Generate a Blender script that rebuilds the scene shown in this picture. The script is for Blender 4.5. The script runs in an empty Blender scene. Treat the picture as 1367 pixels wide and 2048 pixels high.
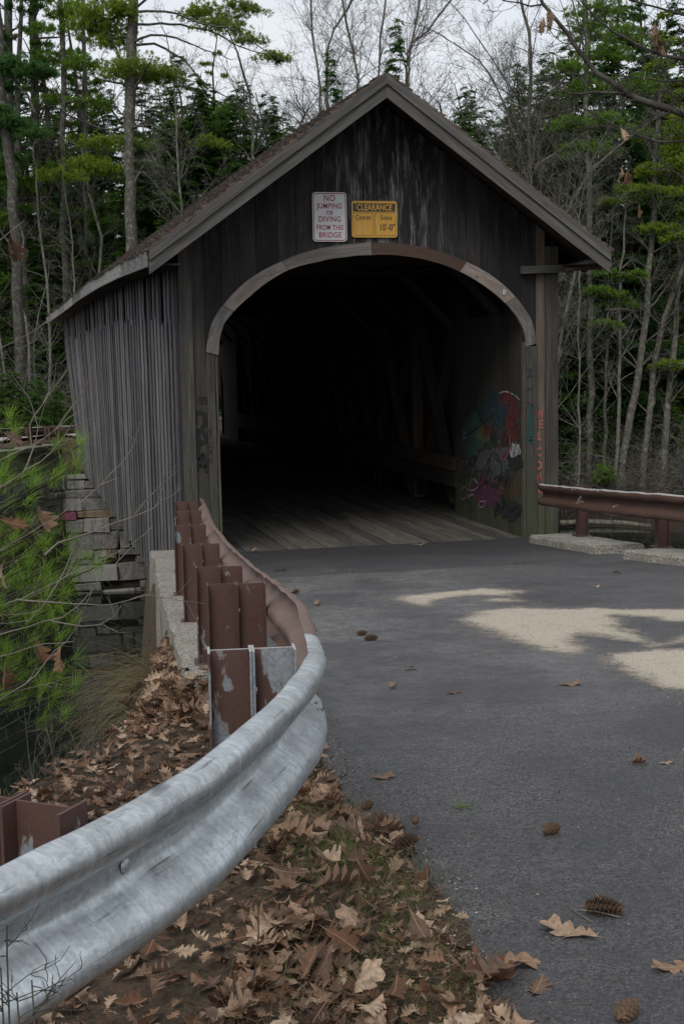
import bpy, math, random
import numpy as np
from mathutils import Vector, Matrix
rng = random.Random(7)
nrg = np.random.default_rng(11)
PI = math.pi
scene = bpy.context.scene
COL = scene.collection

# ------------------------------------------------------------------ camera
CAM = np.array([-5.0984, -19.0903, 2.7445]); YAW, PITCH, ROLL, FPX = 0.2355, -0.1129, -0.0177, 2700.0
CF = np.array([math.sin(YAW)*math.cos(PITCH), math.cos(YAW)*math.cos(PITCH), math.sin(PITCH)])
CR = np.cross(CF, [0, 0, 1.]); CR /= np.linalg.norm(CR); CU = np.cross(CR, CF)
CR, CU = CR*math.cos(ROLL)+CU*math.sin(ROLL), -CR*math.sin(ROLL)+CU*math.cos(ROLL)
cam = bpy.data.cameras.new('camera'); cam_o = bpy.data.objects.new('camera', cam); COL.objects.link(cam_o)
cam.sensor_fit = 'VERTICAL'; cam.sensor_height = 36.0; cam.lens = FPX/2048*36.0
cam.clip_start = 0.1; cam.clip_end = 2000
cam_o.matrix_world = Matrix([[CR[0], CU[0], -CF[0], CAM[0]], [CR[1], CU[1], -CF[1], CAM[1]],
                             [CR[2], CU[2], -CF[2], CAM[2]], [0, 0, 0, 1]])
scene.camera = cam_o
def ray(x, y): return CF + CR*(x-683.5)/FPX - CU*(y-1024)/FPX
def at(x, y, d): return CAM + ray(x, y)*d            # a measured picture point at its distance
def onz(x, y, z): r = ray(x, y); return CAM + r*(z-CAM[2])/r[2]
def onx(x, y, X): r = ray(x, y); return CAM + r*(X-CAM[0])/r[0]
def ony(x, y, Y): r = ray(x, y); return CAM + r*(Y-CAM[1])/r[1]

# ------------------------------------------------------------------ sky and sun
SUN_EL, SUN_AZ = math.radians(48), math.radians(215)     # azimuth clockwise from +y
world = bpy.data.worlds.new('World'); scene.world = world; world.use_nodes = True
nt = world.node_tree; nt.nodes.clear()
wo = nt.nodes.new('ShaderNodeOutputWorld'); bg = nt.nodes.new('ShaderNodeBackground')
sky = nt.nodes.new('ShaderNodeTexSky'); sky.sky_type = 'NISHITA'; sky.sun_disc = False
sky.sun_elevation = SUN_EL; sky.sun_rotation = SUN_AZ; sky.air_density = 1.2; sky.dust_density = 4.0; sky.ozone_density = 1.0
hs = nt.nodes.new('ShaderNodeHueSaturation'); hs.inputs['Saturation'].default_value = 0.22
ovc = nt.nodes.new('ShaderNodeMix'); ovc.data_type = 'RGBA'; ovc.inputs[0].default_value = 0.75   # cloud layer evens out the sky
tcw = nt.nodes.new('ShaderNodeTexCoord'); mpw = nt.nodes.new('ShaderNodeMapping'); mpw.inputs['Scale'].default_value = (1, 1, 3.2)
cnz = nt.nodes.new('ShaderNodeTexNoise'); cnz.inputs['Scale'].default_value = 2.6; cnz.inputs['Detail'].default_value = 6
crw = nt.nodes.new('ShaderNodeValToRGB')
crw.color_ramp.elements[0].position = 0.35; crw.color_ramp.elements[0].color = (4.2, 4.6, 5.15, 1)
crw.color_ramp.elements[1].position = 0.68; crw.color_ramp.elements[1].color = (5.4, 5.5, 5.75, 1)
nt.links.new(tcw.outputs['Generated'], mpw.inputs[0]); nt.links.new(mpw.outputs[0], cnz.inputs['Vector']); nt.links.new(cnz.outputs[0], crw.inputs[0])
nt.links.new(sky.outputs[0], hs.inputs['Color']); nt.links.new(hs.outputs[0], ovc.inputs[6]); nt.links.new(crw.outputs[0], ovc.inputs[7])
nt.links.new(ovc.outputs[2], bg.inputs[0]); bg.inputs[1].default_value = 0.13
nt.links.new(bg.outputs[0], wo.inputs[0])
sun = bpy.data.lights.new('sun', 'SUN'); sun.energy = 1.3; sun.angle = math.radians(25); sun.color = (1, .95, .88)
sun_o = bpy.data.objects.new('sun', sun); COL.objects.link(sun_o)
sd = Vector((math.sin(SUN_AZ)*math.cos(SUN_EL), math.cos(SUN_AZ)*math.cos(SUN_EL), math.sin(SUN_EL)))
sun_o.rotation_euler = sd.to_track_quat('Z', 'Y').to_euler()
scene.view_settings.view_transform = 'Standard'; scene.view_settings.look = 'None'
scene.view_settings.exposure = 0.45; scene.view_settings.gamma = 1.0
scene.render.engine = 'CYCLES'
scene.cycles.max_bounces = 5; scene.cycles.diffuse_bounces = 3; scene.cycles.transparent_max_bounces = 6

# ------------------------------------------------------------------ materials
class NT:
    def __init__(s, name):
        s.m = bpy.data.materials.new(name); s.m.use_nodes = True; s.t = s.m.node_tree
        s.b = s.t.nodes['Principled BSDF']; s.out = s.t.nodes['Material Output']
    def n(s, kind, **kw):
        nd = s.t.nodes.new('ShaderNode'+kind)
        for k, v in kw.items():
            if k.startswith('i_'): nd.inputs[k[2:].replace('_', ' ')].default_value = v
            else: setattr(nd, k, v)
        return nd
    def l(s, a, b): s.t.links.new(a, b)
    def geo(s): return s.n('NewGeometry').outputs['Position']
    def obj(s): return s.n('TexCoord').outputs['Object']
    def attr(s, name): return s.n('Attribute', attribute_name=name)
    def map(s, v, scale, loc=None):
        m = s.n('Mapping'); m.inputs['Scale'].default_value = scale
        if loc is not None: m.inputs['Location'].default_value = loc
        s.l(v, m.inputs[0]); return m.outputs[0]
    def noise(s, v, scale, detail=4, rough=.55, dist=0):
        x = s.n('TexNoise'); x.inputs['Scale'].default_value = scale; x.inputs['Detail'].default_value = detail
        x.inputs['Roughness'].default_value = rough; x.inputs['Distortion'].default_value = dist; s.l(v, x.inputs['Vector']); return x.outputs[0]
    def voro(s, v, scale, out='Distance', feat='F1'):
        x = s.n('TexVoronoi', feature=feat); x.inputs['Scale'].default_value = scale; s.l(v, x.inputs['Vector']); return x.outputs[out]
    def ramp(s, v, *st):
        r = s.n('ValToRGB'); e = r.color_ramp.elements
        while len(e) < len(st): e.new(.5)
        for k, (p, c) in enumerate(st):
            e[k].position = p; e[k].color = (c, c, c, 1) if isinstance(c, (int, float)) else (*c, 1)
        s.l(v, r.inputs[0]); return r.outputs[0]
    def mix(s, f, a, b, mode='MIX'):
        x = s.n('Mix', data_type='RGBA', blend_type=mode)
        for inp, v in ((x.inputs[0], f), (x.inputs[6], a), (x.inputs[7], b)):
            if isinstance(v, (int, float)): inp.default_value = v if inp == x.inputs[0] else (v, v, v, 1)
            elif isinstance(v, tuple): inp.default_value = (*v, 1)
            else: s.l(v, inp)
        return x.outputs[2]
    def math(s, op, a, b=0., clamp=False):
        x = s.n('Math', operation=op); x.use_clamp = clamp
        for inp, v in ((x.inputs[0], a), (x.inputs[1], b)):
            if isinstance(v, (int, float)): inp.default_value = v
            else: s.l(v, inp)
        return x.outputs[0]
    def vmath(s, op, a, b):
        x = s.n('VectorMath', operation=op)
        for inp, v in ((x.inputs[0], a), (x.inputs[1], b)):
            if isinstance(v, tuple): inp.default_value = v
            else: s.l(v, inp)
        return x.outputs[0]
    def sep(s, v): x = s.n('SeparateXYZ'); s.l(v, x.inputs[0]); return x.outputs
    def bump(s, h, strength=.3, dist=.01):
        b = s.n('Bump'); b.inputs['Strength'].default_value = strength; b.inputs['Distance'].default_value = dist
        s.l(h, b.inputs['Height']); s.l(b.outputs[0], s.b.inputs['Normal'])
    def set(s, col=None, rough=.8, metal=0., spec=None):
        if col is not None:
            if isinstance(col, tuple): s.b.inputs['Base Color'].default_value = (*col, 1)
            else: s.l(col, s.b.inputs['Base Color'])
        if isinstance(rough, (int, float)): s.b.inputs['Roughness'].default_value = rough
        else: s.l(rough, s.b.inputs['Roughness'])
        if isinstance(metal, (int, float)): s.b.inputs['Metallic'].default_value = metal
        else: s.l(metal, s.b.inputs['Metallic'])
        if spec is not None: s.b.inputs['Specular IOR Level'].default_value = spec
        return s.m

def wood(name, dark, light, moss=0., brown=.3, pale=0., scale=1.):
    k = NT(name); gr = k.attr('gr').outputs['Vector']; rnd = k.attr('rnd').outputs['Fac']
    off = k.n('CombineXYZ'); k.l(k.math('MULTIPLY', rnd, 91.), off.inputs[0]); k.l(k.math('MULTIPLY', rnd, 57.), off.inputs[1])
    v = k.vmath('ADD', gr, off.outputs[0])
    fine = k.noise(k.map(v, (1.6, 70*scale, 70*scale)), 1., 5, .65)
    mid = k.noise(k.map(v, (.9, 9*scale, 9*scale)), 1., 4, .6, .6)
    crack = k.noise(k.map(v, (1.1, 110, 110)), 1., 2, .5)
    c = k.mix(k.ramp(fine, (.3, 0.), (.72, 1.)), dark, light)
    c = k.mix(k.ramp(mid, (.35, .55), (.7, 0.)), c, tuple(x*.45 for x in dark))
    c = k.mix(k.math('MULTIPLY', k.ramp(rnd, (.45, 0.), (1., 1.)), brown), c, (light[0]*.95, light[1]*.66, light[2]*.5))
    vv = k.math('ADD', k.math('MULTIPLY', rnd, .7), .65)
    cc = k.n('Mix', data_type='RGBA', blend_type='MULTIPLY'); cc.inputs[0].default_value = 1.
    k.l(c, cc.inputs[6]); cb = k.n('CombineColor'); [k.l(vv, cb.inputs[i]) for i in range(3)]; k.l(cb.outputs[0], cc.inputs[7]); c = cc.outputs[2]
    knot = k.ramp(k.voro(k.map(v, (1.3, 5, 5)), 1.), (.04, 1.), (.10, 0.))
    c = k.mix(k.math('MULTIPLY', knot, .6), c, tuple(x*.3 for x in dark))
    c = k.mix(k.ramp(crack, (.68, 0.), (.74, .8)), c, (.006, .006, .006))
    if pale:
        p = k.geo(); pn = k.noise(k.map(p, (7, 7, 1.3)), 1., 5, .7); pf = k.noise(k.map(p, (60, 60, 3.)), 1., 3, .6)
        c = k.mix(k.math('MULTIPLY', k.math('MULTIPLY', k.ramp(pn, (.46, 0.), (.62, 1.)), k.ramp(pf, (.4, 0.), (.6, 1.))), k.math('MULTIPLY', k.math('MULTIPLY', k.ramp(k.math('ABSOLUTE', k.math('SUBTRACT', k.sep(p)[0], .15)), (.45, 1.), (1.6, .15)), k.ramp(k.sep(p)[2], (.0, 0.), (1., 1.)) if False else k.math('MULTIPLY', k.math('SUBTRACT', k.sep(p)[2], 3.9), 2., True)), pale)), c, (.26, .26, .255))
    if moss:
        p = k.geo(); z = k.sep(p)[2]
        mz = k.math('SUBTRACT', 1., k.math('MULTIPLY', z, .75), True)
        mn = k.noise(k.map(p, (5, 5, 1.6)), 1., 5, .65)
        c = k.mix(k.math('MULTIPLY', k.math('MULTIPLY', mz, k.ramp(mn, (.35, .15), (.62, 1.))), moss), c, (.05, .062, .03))
    k.bump(k.math('ADD', fine, k.math('MULTIPLY', mid, .5)), .55, .006)
    return k.set(c, .88, spec=.25)
M = {}
M['siding'] = wood('weathered_siding_shaded', (.006, .006, .007), (.030, .030, .033), moss=.25, brown=.22)  # dark tone holds the shade in recesses between proud boards
M['siding_lit'] = wood('siding_board_lit', (.042, .042, .046), (.25, .25, .265), moss=.25, brown=.12)  # pale tone holds the light caught by proud boards and their edges
M['portal'] = wood('dark_portal_boards', (.012, .012, .0135), (.034, .033, .034), moss=.5, brown=.18, pale=.8)
M['trim'] = wood('grey_trim_wood', (.075, .070, .066), (.26, .245, .23), moss=.75, brown=.25)
M['trimdark'] = wood('brown_trim_wood', (.022, .018, .016), (.075, .06, .052), brown=.6)
M['jamb'] = wood('jamb_wood', (.036, .033, .030), (.135, .124, .11), moss=.9, brown=.4)
M['panel'] = wood('stained_panel_boards', (.018, .017, .015), (.068, .062, .055), moss=.8, brown=.4)
M['rake'] = wood('rake_wood', (.055, .053, .050), (.19, .185, .172), moss=0., brown=.15)
M['fascia'] = wood('fascia_wood', (.10, .10, .095), (.30, .30, .29), moss=0., brown=.1)
M['deck'] = wood('deck_planks', (.035, .033, .030), (.135, .128, .115), brown=.08)
M['timber'] = wood('truss_timber', (.020, .018, .016), (.066, .058, .05), brown=.5)

def mat_shingle():
    k = NT('needle_covered_shingles'); p = k.geo(); rnd = k.attr('rnd').outputs['Fac']
    n1 = k.noise(p, 30, 5, .7); n2 = k.noise(p, 5, 4, .6)
    c = k.mix(k.ramp(n1, (.35, 0.), (.7, 1.)), (.055, .042, .038), (.21, .135, .105))
    c = k.mix(k.ramp(n2, (.45, 0.), (.65, .8)), c, (.05, .06, .04))
    c = k.mix(k.ramp(rnd, (.0, .5), (1., 0.)), c, (.02, .02, .02))
    k.bump(n1, .8, .02); return k.set(c, .95)
M['shingle'] = mat_shingle()

def mat_asphalt():
    k = NT('worn_asphalt'); p = k.geo()
    a = k.voro(p, 112, 'Color'); a = k.sep(a)[0]
    a2 = k.sep(k.voro(p, 240, 'Color'))[1]
    big = k.noise(p, 1.1, 6, .6); mid = k.noise(p, 9, 5, .65)
    c = k.mix(k.ramp(a, (.1, 0.), (.95, 1.)), (.012, .0122, .0135), (.082, .081, .086))
    c = k.mix(k.ramp(a2, (.86, 0.), (1., .75)), c, (.26, .25, .235))
    c = k.mix(k.ramp(a2, (.0, .6), (.12, 0.)), c, (.012, .012, .013))
    yy = k.sep(p)[1]; xx = k.sep(p)[0]
    # dusty worn band in the middle of the lane with glancing light painted in, clean dark band close to the left edge
    w = k.math('ADD', xx, k.math('MULTIPLY', yy, -.16)); w = k.math('ADD', w, k.math('MULTIPLY', big, 1.1))
    dust = k.ramp(k.math('MULTIPLY', k.math('ADD', w, 2.6), .25), (.05, 0.), (.42, 1.), (.62, .55), (.8, .9), (1., .3))
    dust = k.math('MULTIPLY', dust, k.ramp(mid, (.3, .25), (.7, 1.)))
    dust_glance = k.ramp(k.math('MULTIPLY', k.math('SUBTRACT', yy, -14.), .1), (.05, .15), (.45, 1.), (1.0, 1.), (1.25, .2))
    c = k.mix(k.math('MULTIPLY', k.math('MULTIPLY', dust, dust_glance), .75), c, (.225, .222, .220))
    sp = k.ramp(k.noise(p, 2.3, 7, .75), (.60, 0.), (.70, .35)); c = k.mix(sp, c, (.24, .22, .19))
    dk = k.ramp(k.noise(p, .8, 5, .65), (.38, .55), (.56, 0.)); c = k.mix(dk, c, (.030, .030, .033))
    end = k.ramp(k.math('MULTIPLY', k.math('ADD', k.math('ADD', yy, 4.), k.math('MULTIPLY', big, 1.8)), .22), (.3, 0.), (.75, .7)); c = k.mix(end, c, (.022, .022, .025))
    cr = k.noise(k.map(p, (.5, .16, 1)), 6., 6, .75, 1.2); c = k.mix(k.ramp(cr, (.495, 0.), (.502, .35), (.509, 0.)), c, (.03, .03, .03))
    k.bump(k.math('ADD', a, k.math('MULTIPLY', mid, .6)), 1., .012)
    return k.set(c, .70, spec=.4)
M['asphalt'] = mat_asphalt()

def mat_sand():
    k = NT('pale_road_sand'); p = k.geo()
    n = k.noise(p, 160, 3, .7); m_ = k.noise(p, 6, 5, .6); d = k.sep(k.voro(p, 90, 'Color'))[0]
    c = k.mix(k.ramp(n, (.3, 0.), (.7, 1.)), (.24, .21, .165), (.45, .40, .32))
    c = k.mix(k.ramp(d, (.9, 0.), (.97, .7)), c, (.08, .07, .06))
    c = k.mix(k.ramp(m_, (.55, 0.), (.75, .4)), c, (.12, .11, .1))
    cov = k.attr('rnd').outputs['Fac']; g1 = k.noise(p, 230, 2, .6); g2 = k.noise(p, 26, 5, .7)
    al = k.math('GREATER_THAN', k.math('ADD', k.math('ADD', k.math('MULTIPLY', cov, 4.8), .28), k.math('MULTIPLY', k.math('SUBTRACT', g2, .5), 1.1)), k.math('MULTIPLY', k.math('SUBTRACT', g1, .40), 3.4))
    t = k.n('BsdfTransparent'); mx = k.n('MixShader'); k.l(al, mx.inputs[0]); k.l(t.outputs[0], mx.inputs[1]); k.l(k.b.outputs[0], mx.inputs[2]); k.l(mx.outputs[0], k.out.inputs[0])
    k.bump(n, .5, .003); return k.set(c, .95)
M['sand'] = mat_sand()

def mat_ground():
    k = NT('soil_and_litter'); p = k.geo()
    n = k.noise(p, 12, 7, .7); m_ = k.noise(p, 60, 5, .7); g = k.noise(p, 2.1, 4, .6)
    c = k.mix(k.ramp(n, (.3, 0.), (.7, 1.)), (.028, .021, .016), (.13, .095, .066))
    c = k.mix(k.ramp(m_, (.5, 0.), (.66, .8)), c, (.14, .105, .075))
    c = k.mix(k.ramp(g, (.55, 0.), (.7, .4)), c, (.03, .042, .015))
    wet = k.math('MULTIPLY', k.math('SUBTRACT', -2.6, k.sep(p)[2]), .8, True); c = k.mix(k.math('MULTIPLY', wet, .8), c, (.016, .013, .010))
    k.bump(k.math('ADD', n, m_), .9, .03); return k.set(c, .95, spec=.15)
M['ground'] = mat_ground()

def mat_concrete():
    k = NT('pebbled_concrete'); p = k.geo()
    a = k.sep(k.voro(p, 75, 'Color'))[0]; e = k.voro(p, 75); n = k.noise(p, 3, 6, .65)
    c = k.mix(k.ramp(a, (.1, 0.), (.9, 1.)), (.13, .12, .105), (.38, .35, .30))
    c = k.mix(k.ramp(e, (.45, 0.), (.75, .55)), c, (.07, .065, .055))
    c = k.mix(k.ramp(n, (.45, 0.), (.68, .6)), c, (.10, .095, .075))
    ck = k.noise(k.map(p, (2, 14, 14)), 1., 5, .7, 1.5); c = k.mix(k.ramp(ck, (.70, 0.), (.73, .8)), c, (.03, .03, .028))
    k.bump(k.math('SUBTRACT', 1., e), .9, .01); return k.set(c, .92)
M['concrete'] = mat_concrete()

def mat_stone(name='granite_block', lo=(.07, .07, .066), hi=(.25, .24, .225), stain=None):
    k = NT(name); p = k.geo(); rnd = k.attr('rnd').outputs['Fac']
    n = k.noise(p, 9, 7, .7); s_ = k.noise(k.map(p, (5, 5, 1.2)), 1., 4, .6)
    c = k.mix(k.ramp(n, (.3, 0.), (.7, 1.)), lo, hi)
    c = k.mix(k.math('MULTIPLY', k.ramp(rnd, (.4, 0.), (1., 1.)), .5), c, tuple(x*1.5 for x in hi))
    c = k.mix(k.ramp(s_, (.5, 0.), (.66, .65)), c, stain or (.05, .055, .04))
    k.bump(n, .8, .03); return k.set(c, .9)
M['stone'] = mat_stone()
M['stonepink'] = mat_stone('pink_painted_stone', (.14, .04, .075), (.30, .09, .16), (.10, .05, .05))
M['stonerust'] = mat_stone('rust_stained_stone', (.06, .042, .03), (.2, .15, .1), (.05, .03, .02))

def mat_galv():
    k = NT('galvanised_steel'); p = k.geo(); gr = k.attr('gr').outputs['Vector']
    warp = k.vmath('ADD', k.map(gr, (1., 2.1, 1.)), k.vmath('MULTIPLY', k.n('TexNoise', i_Scale=9.).outputs['Color'], (.08, .08, .0)))
    v1 = k.sep(k.voro(warp, 34, 'Color'))[0]; v2 = k.sep(k.voro(warp, 90, 'Color'))[0]
    st = k.noise(k.map(gr, (60, 2.2, 1)), 1., 4, .7); n = k.noise(p, 7, 6, .7)
    sc = k.noise(k.map(gr, (3., 120, 1)), 1., 3, .6)
    f = k.math('ADD', k.math('MULTIPLY', v1, .22), k.math('ADD', k.math('MULTIPLY', v2, .20), k.math('MULTIPLY', st, 1.)))
    c = k.mix(k.ramp(f, (.35, 0.), (1.05, 1.)), (.33, .36, .38), (.66, .70, .72))
    c = k.mix(k.ramp(n, (.42, 0.), (.7, .5)), c, (.20, .21, .20))
    c = k.mix(k.ramp(sc, (.62, 0.), (.70, .8)), c, (.10, .11, .11))
    run = k.noise(k.map(gr, (22, 1.0, 1)), 1., 2, .5, .4)
    vz = k.sep(gr)[1]; low = k.ramp(k.math('ABSOLUTE', k.math('SUBTRACT', vz, .14)), (.08, 1.), (.13, 0.))
    c = k.mix(k.math('MULTIPLY', k.ramp(run, (.66, 0.), (.70, .75)), low), c, (.15, .12, .055))
    k.bump(k.math('ADD', k.math('MULTIPLY', st, .4), k.math('MULTIPLY', v1, .25)), .22, .003)
    return k.set(c, k.ramp(n, (.3, .36), (.7, .56)), .78)
M['galv'] = mat_galv()

def mat_paint(name, amount, base=(.060, .030, .025), scale=9., spec=.4, loc=None):
    k = NT(name); p = k.geo(); o = k.obj()
    n = k.noise(k.map(p, (1., 1., .55), loc), scale, 6, .62, .4); f = k.noise(p, 70, 4, .6); r = k.noise(p, 3, 4, .6)
    c = k.mix(k.ramp(f, (.35, 0.), (.7, .5)), base, tuple(x*1.7 for x in base))
    c = k.mix(k.ramp(r, (.4, 0.), (.7, .4)), c, (.075, .042, .028))
    msk = k.ramp(n, (amount, 0.), (amount+.012, 1.))
    g = k.mix(k.ramp(f, (.3, 0.), (.7, 1.)), (.12, .135, .15), (.24, .26, .28))
    edge = k.ramp(n, (amount-.012, 0.), (amount-.004, .5), (amount+.004, .5), (amount+.012, 0.))
    c = k.mix(edge, c, (.25, .22, .2)); c = k.mix(msk, c, g)
    k.bump(k.math('ADD', k.math('MULTIPLY', f, .3), k.math('MULTIPLY', msk, -1.)), .5, .003)
    return k.set(c, .62, 0., spec)
M['rail'] = mat_paint('brown_rail_paint', .80, (.058, .032, .025))
M['railpale'] = mat_paint('faded_brown_rail_paint', .78, (.125, .082, .066))
M['post_a'] = mat_paint('brown_post_paint', .66); M['post_b'] = mat_paint('peeling_brown_post_paint', .60, scale=6.)
M['post_c'] = mat_paint('half_peeled_post_paint', .452, scale=5.5, loc=(3.3, 1.7, 5.1))
def plain(name, col, rough=.8, metal=0., spec=None, var=.0, sc=20):
    k = NT(name)
    if var:
        n = k.noise(k.geo(), sc, 4, .6); c = k.mix(k.ramp(n, (.3, 0.), (.7, 1.)), tuple(x*(1-var) for x in col), tuple(min(1, x*(1+var)) for x in col))
        return k.set(c, rough, metal, spec)
    return k.set(col, rough, metal, spec)
M['bolt'] = plain('bolt_steel', (.25, .24, .22), .6, .3, var=.3)
M['void'] = plain('hole_darkness', (.02, .014, .012), .9)  # near-black stand-in for the darkness inside rail slots and between stones
M['zincedge'] = plain('zinc_skylit_edge', (.34, .34, .34), .6, .2, var=.2, sc=60)

def mat_bark(name, lo, hi, lichen):
    k = NT(name); p = k.geo(); o = k.n('ObjectInfo').outputs['Random']
    n = k.noise(k.map(p, (9, 9, 2.2)), 1., 5, .7); l_ = k.noise(p, 5., 5, .7)
    c = k.mix(k.ramp(n, (.3, 0.), (.7, 1.)), lo, hi)
    c = k.mix(k.ramp(l_, (.50, 0.), (.60, lichen)), c, (.25, .29, .19))
    c = k.mix(k.math('MULTIPLY', o, .35), c, tuple(x*.6 for x in lo))
    k.bump(n, .6, .02); return k.set(c, .92, spec=.15)
M['bark'] = mat_bark('dark_pine_bark', (.028, .025, .023), (.105, .095, .085), .35)
M['barkpale'] = mat_bark('pale_lichen_bark', (.065, .060, .054), (.215, .20, .178), .6)
M['twig'] = mat_bark('grey_twig_bark', (.042, .038, .034), (.14, .128, .112), .45)
M['twigdark'] = mat_bark('dark_twig_bark', (.022, .019, .018), (.075, .066, .06), .15)
M['twignear'] = mat_bark('pale_sapling_twig', (.10, .085, .072), (.27, .235, .20), .2)
M['twigfar'] = mat_bark('brown_grey_twig', (.06, .05, .045), (.16, .14, .125), .15)
def mat_leaf(name, a, b, tr=.3, rough=.7):
    k = NT(name); r = k.attr('rnd').outputs['Fac']; o = k.n('ObjectInfo').outputs['Random']
    n = k.noise(k.geo(), .9, 3, .6)
    c = k.mix(r, a, b); c = k.mix(k.ramp(n, (.35, 0.), (.65, .45)), c, tuple(x*.55 for x in a))
    c = k.mix(k.math('MULTIPLY', o, .3), c, (a[0]*1.5, a[1]*1.1, a[2]*.7))
    d = k.n('BsdfTranslucent'); k.l(c, d.inputs[0]); mx = k.n('MixShader'); mx.inputs[0].default_value = tr
    k.set(c, rough, spec=.25); k.l(k.b.outputs[0], mx.inputs[1]); k.l(d.outputs[0], mx.inputs[2]); k.l(mx.outputs[0], k.out.inputs[0])
    return k.m
M['hemlock'] = mat_leaf('dark_hemlock_needles', (.042, .105, .020), (.110, .225, .042), .48)
M['hemlock_b'] = mat_leaf('bluish_hemlock_needles', (.036, .100, .026), (.092, .215, .050), .48)
M['olive'] = mat_leaf('olive_needles', (.12, .195, .022), (.27, .37, .045), .48)
M['pine'] = mat_leaf('pine_needles', (.080, .175, .022), (.20, .33, .045), .48)
M['pinenear'] = mat_leaf('sapling_needles', (.13, .25, .035), (.30, .47, .08), .5)
M['drygrass'] = mat_leaf('dry_grass_blades', (.10, .085, .045), (.22, .18, .095))
M['greengrass'] = mat_leaf('green_grass_blades', (.07, .13, .025), (.17, .25, .055))
def mat_oak():
    k = NT('dry_oak_leaf'); r = k.attr('rnd').outputs['Fac']; o = k.n('ObjectInfo').outputs['Random']
    f = k.math('FRACT', k.math('ADD', r, o)); gr = k.attr('gr').outputs['Vector']
    c = k.ramp(f, (0., (.045, .025, .018)), (.2, (.15, .075, .042)), (.4, (.28, .18, .118)), (.6, (.11, .07, .052)), (.8, (.33, .225, .155)), (1., (.47, .36, .26)))
    n = k.noise(k.geo(), 45, 4, .65)
    c = k.mix(k.ramp(n, (.35, .55), (.6, 0.)), c, (.07, .04, .027))
    sx = k.sep(gr); u = k.math('ABSOLUTE', sx[1])
    rib = k.ramp(u, (.0, .8), (.035, 0.)); c = k.mix(rib, c, (.42, .30, .19))
    ve = k.math('FRACT', k.math('MULTIPLY', k.math('SUBTRACT', sx[0], k.math('MULTIPLY', u, .8)), 7.))
    c = k.mix(k.ramp(ve, (.0, .35), (.08, 0.)), c, (.10, .06, .035))
    d = k.n('BsdfTranslucent'); k.l(c, d.inputs[0]); mx = k.n('MixShader'); mx.inputs[0].default_value = .18
    k.bump(n, .5, .004); k.set(c, .75, spec=.2); k.l(k.b.outputs[0], mx.inputs[1]); k.l(d.outputs[0], mx.inputs[2]); k.l(mx.outputs[0], k.out.inputs[0])
    return k.m
M['oak'] = mat_oak()
M['cone'] = plain('pine_cone_scales', (.10, .062, .038), .8, var=.5, sc=150)
def mat_water():
    k = NT('dark_river_water'); p = k.geo()
    n = k.noise(k.map(p, (1, 1, 1)), 1.3, 3, .5); k.bump(n, .06, .03)
    k.b.inputs['IOR'].default_value = 1.33
    return k.set((.006, .009, .007), .03, spec=.5)
M['water'] = mat_water()

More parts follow.
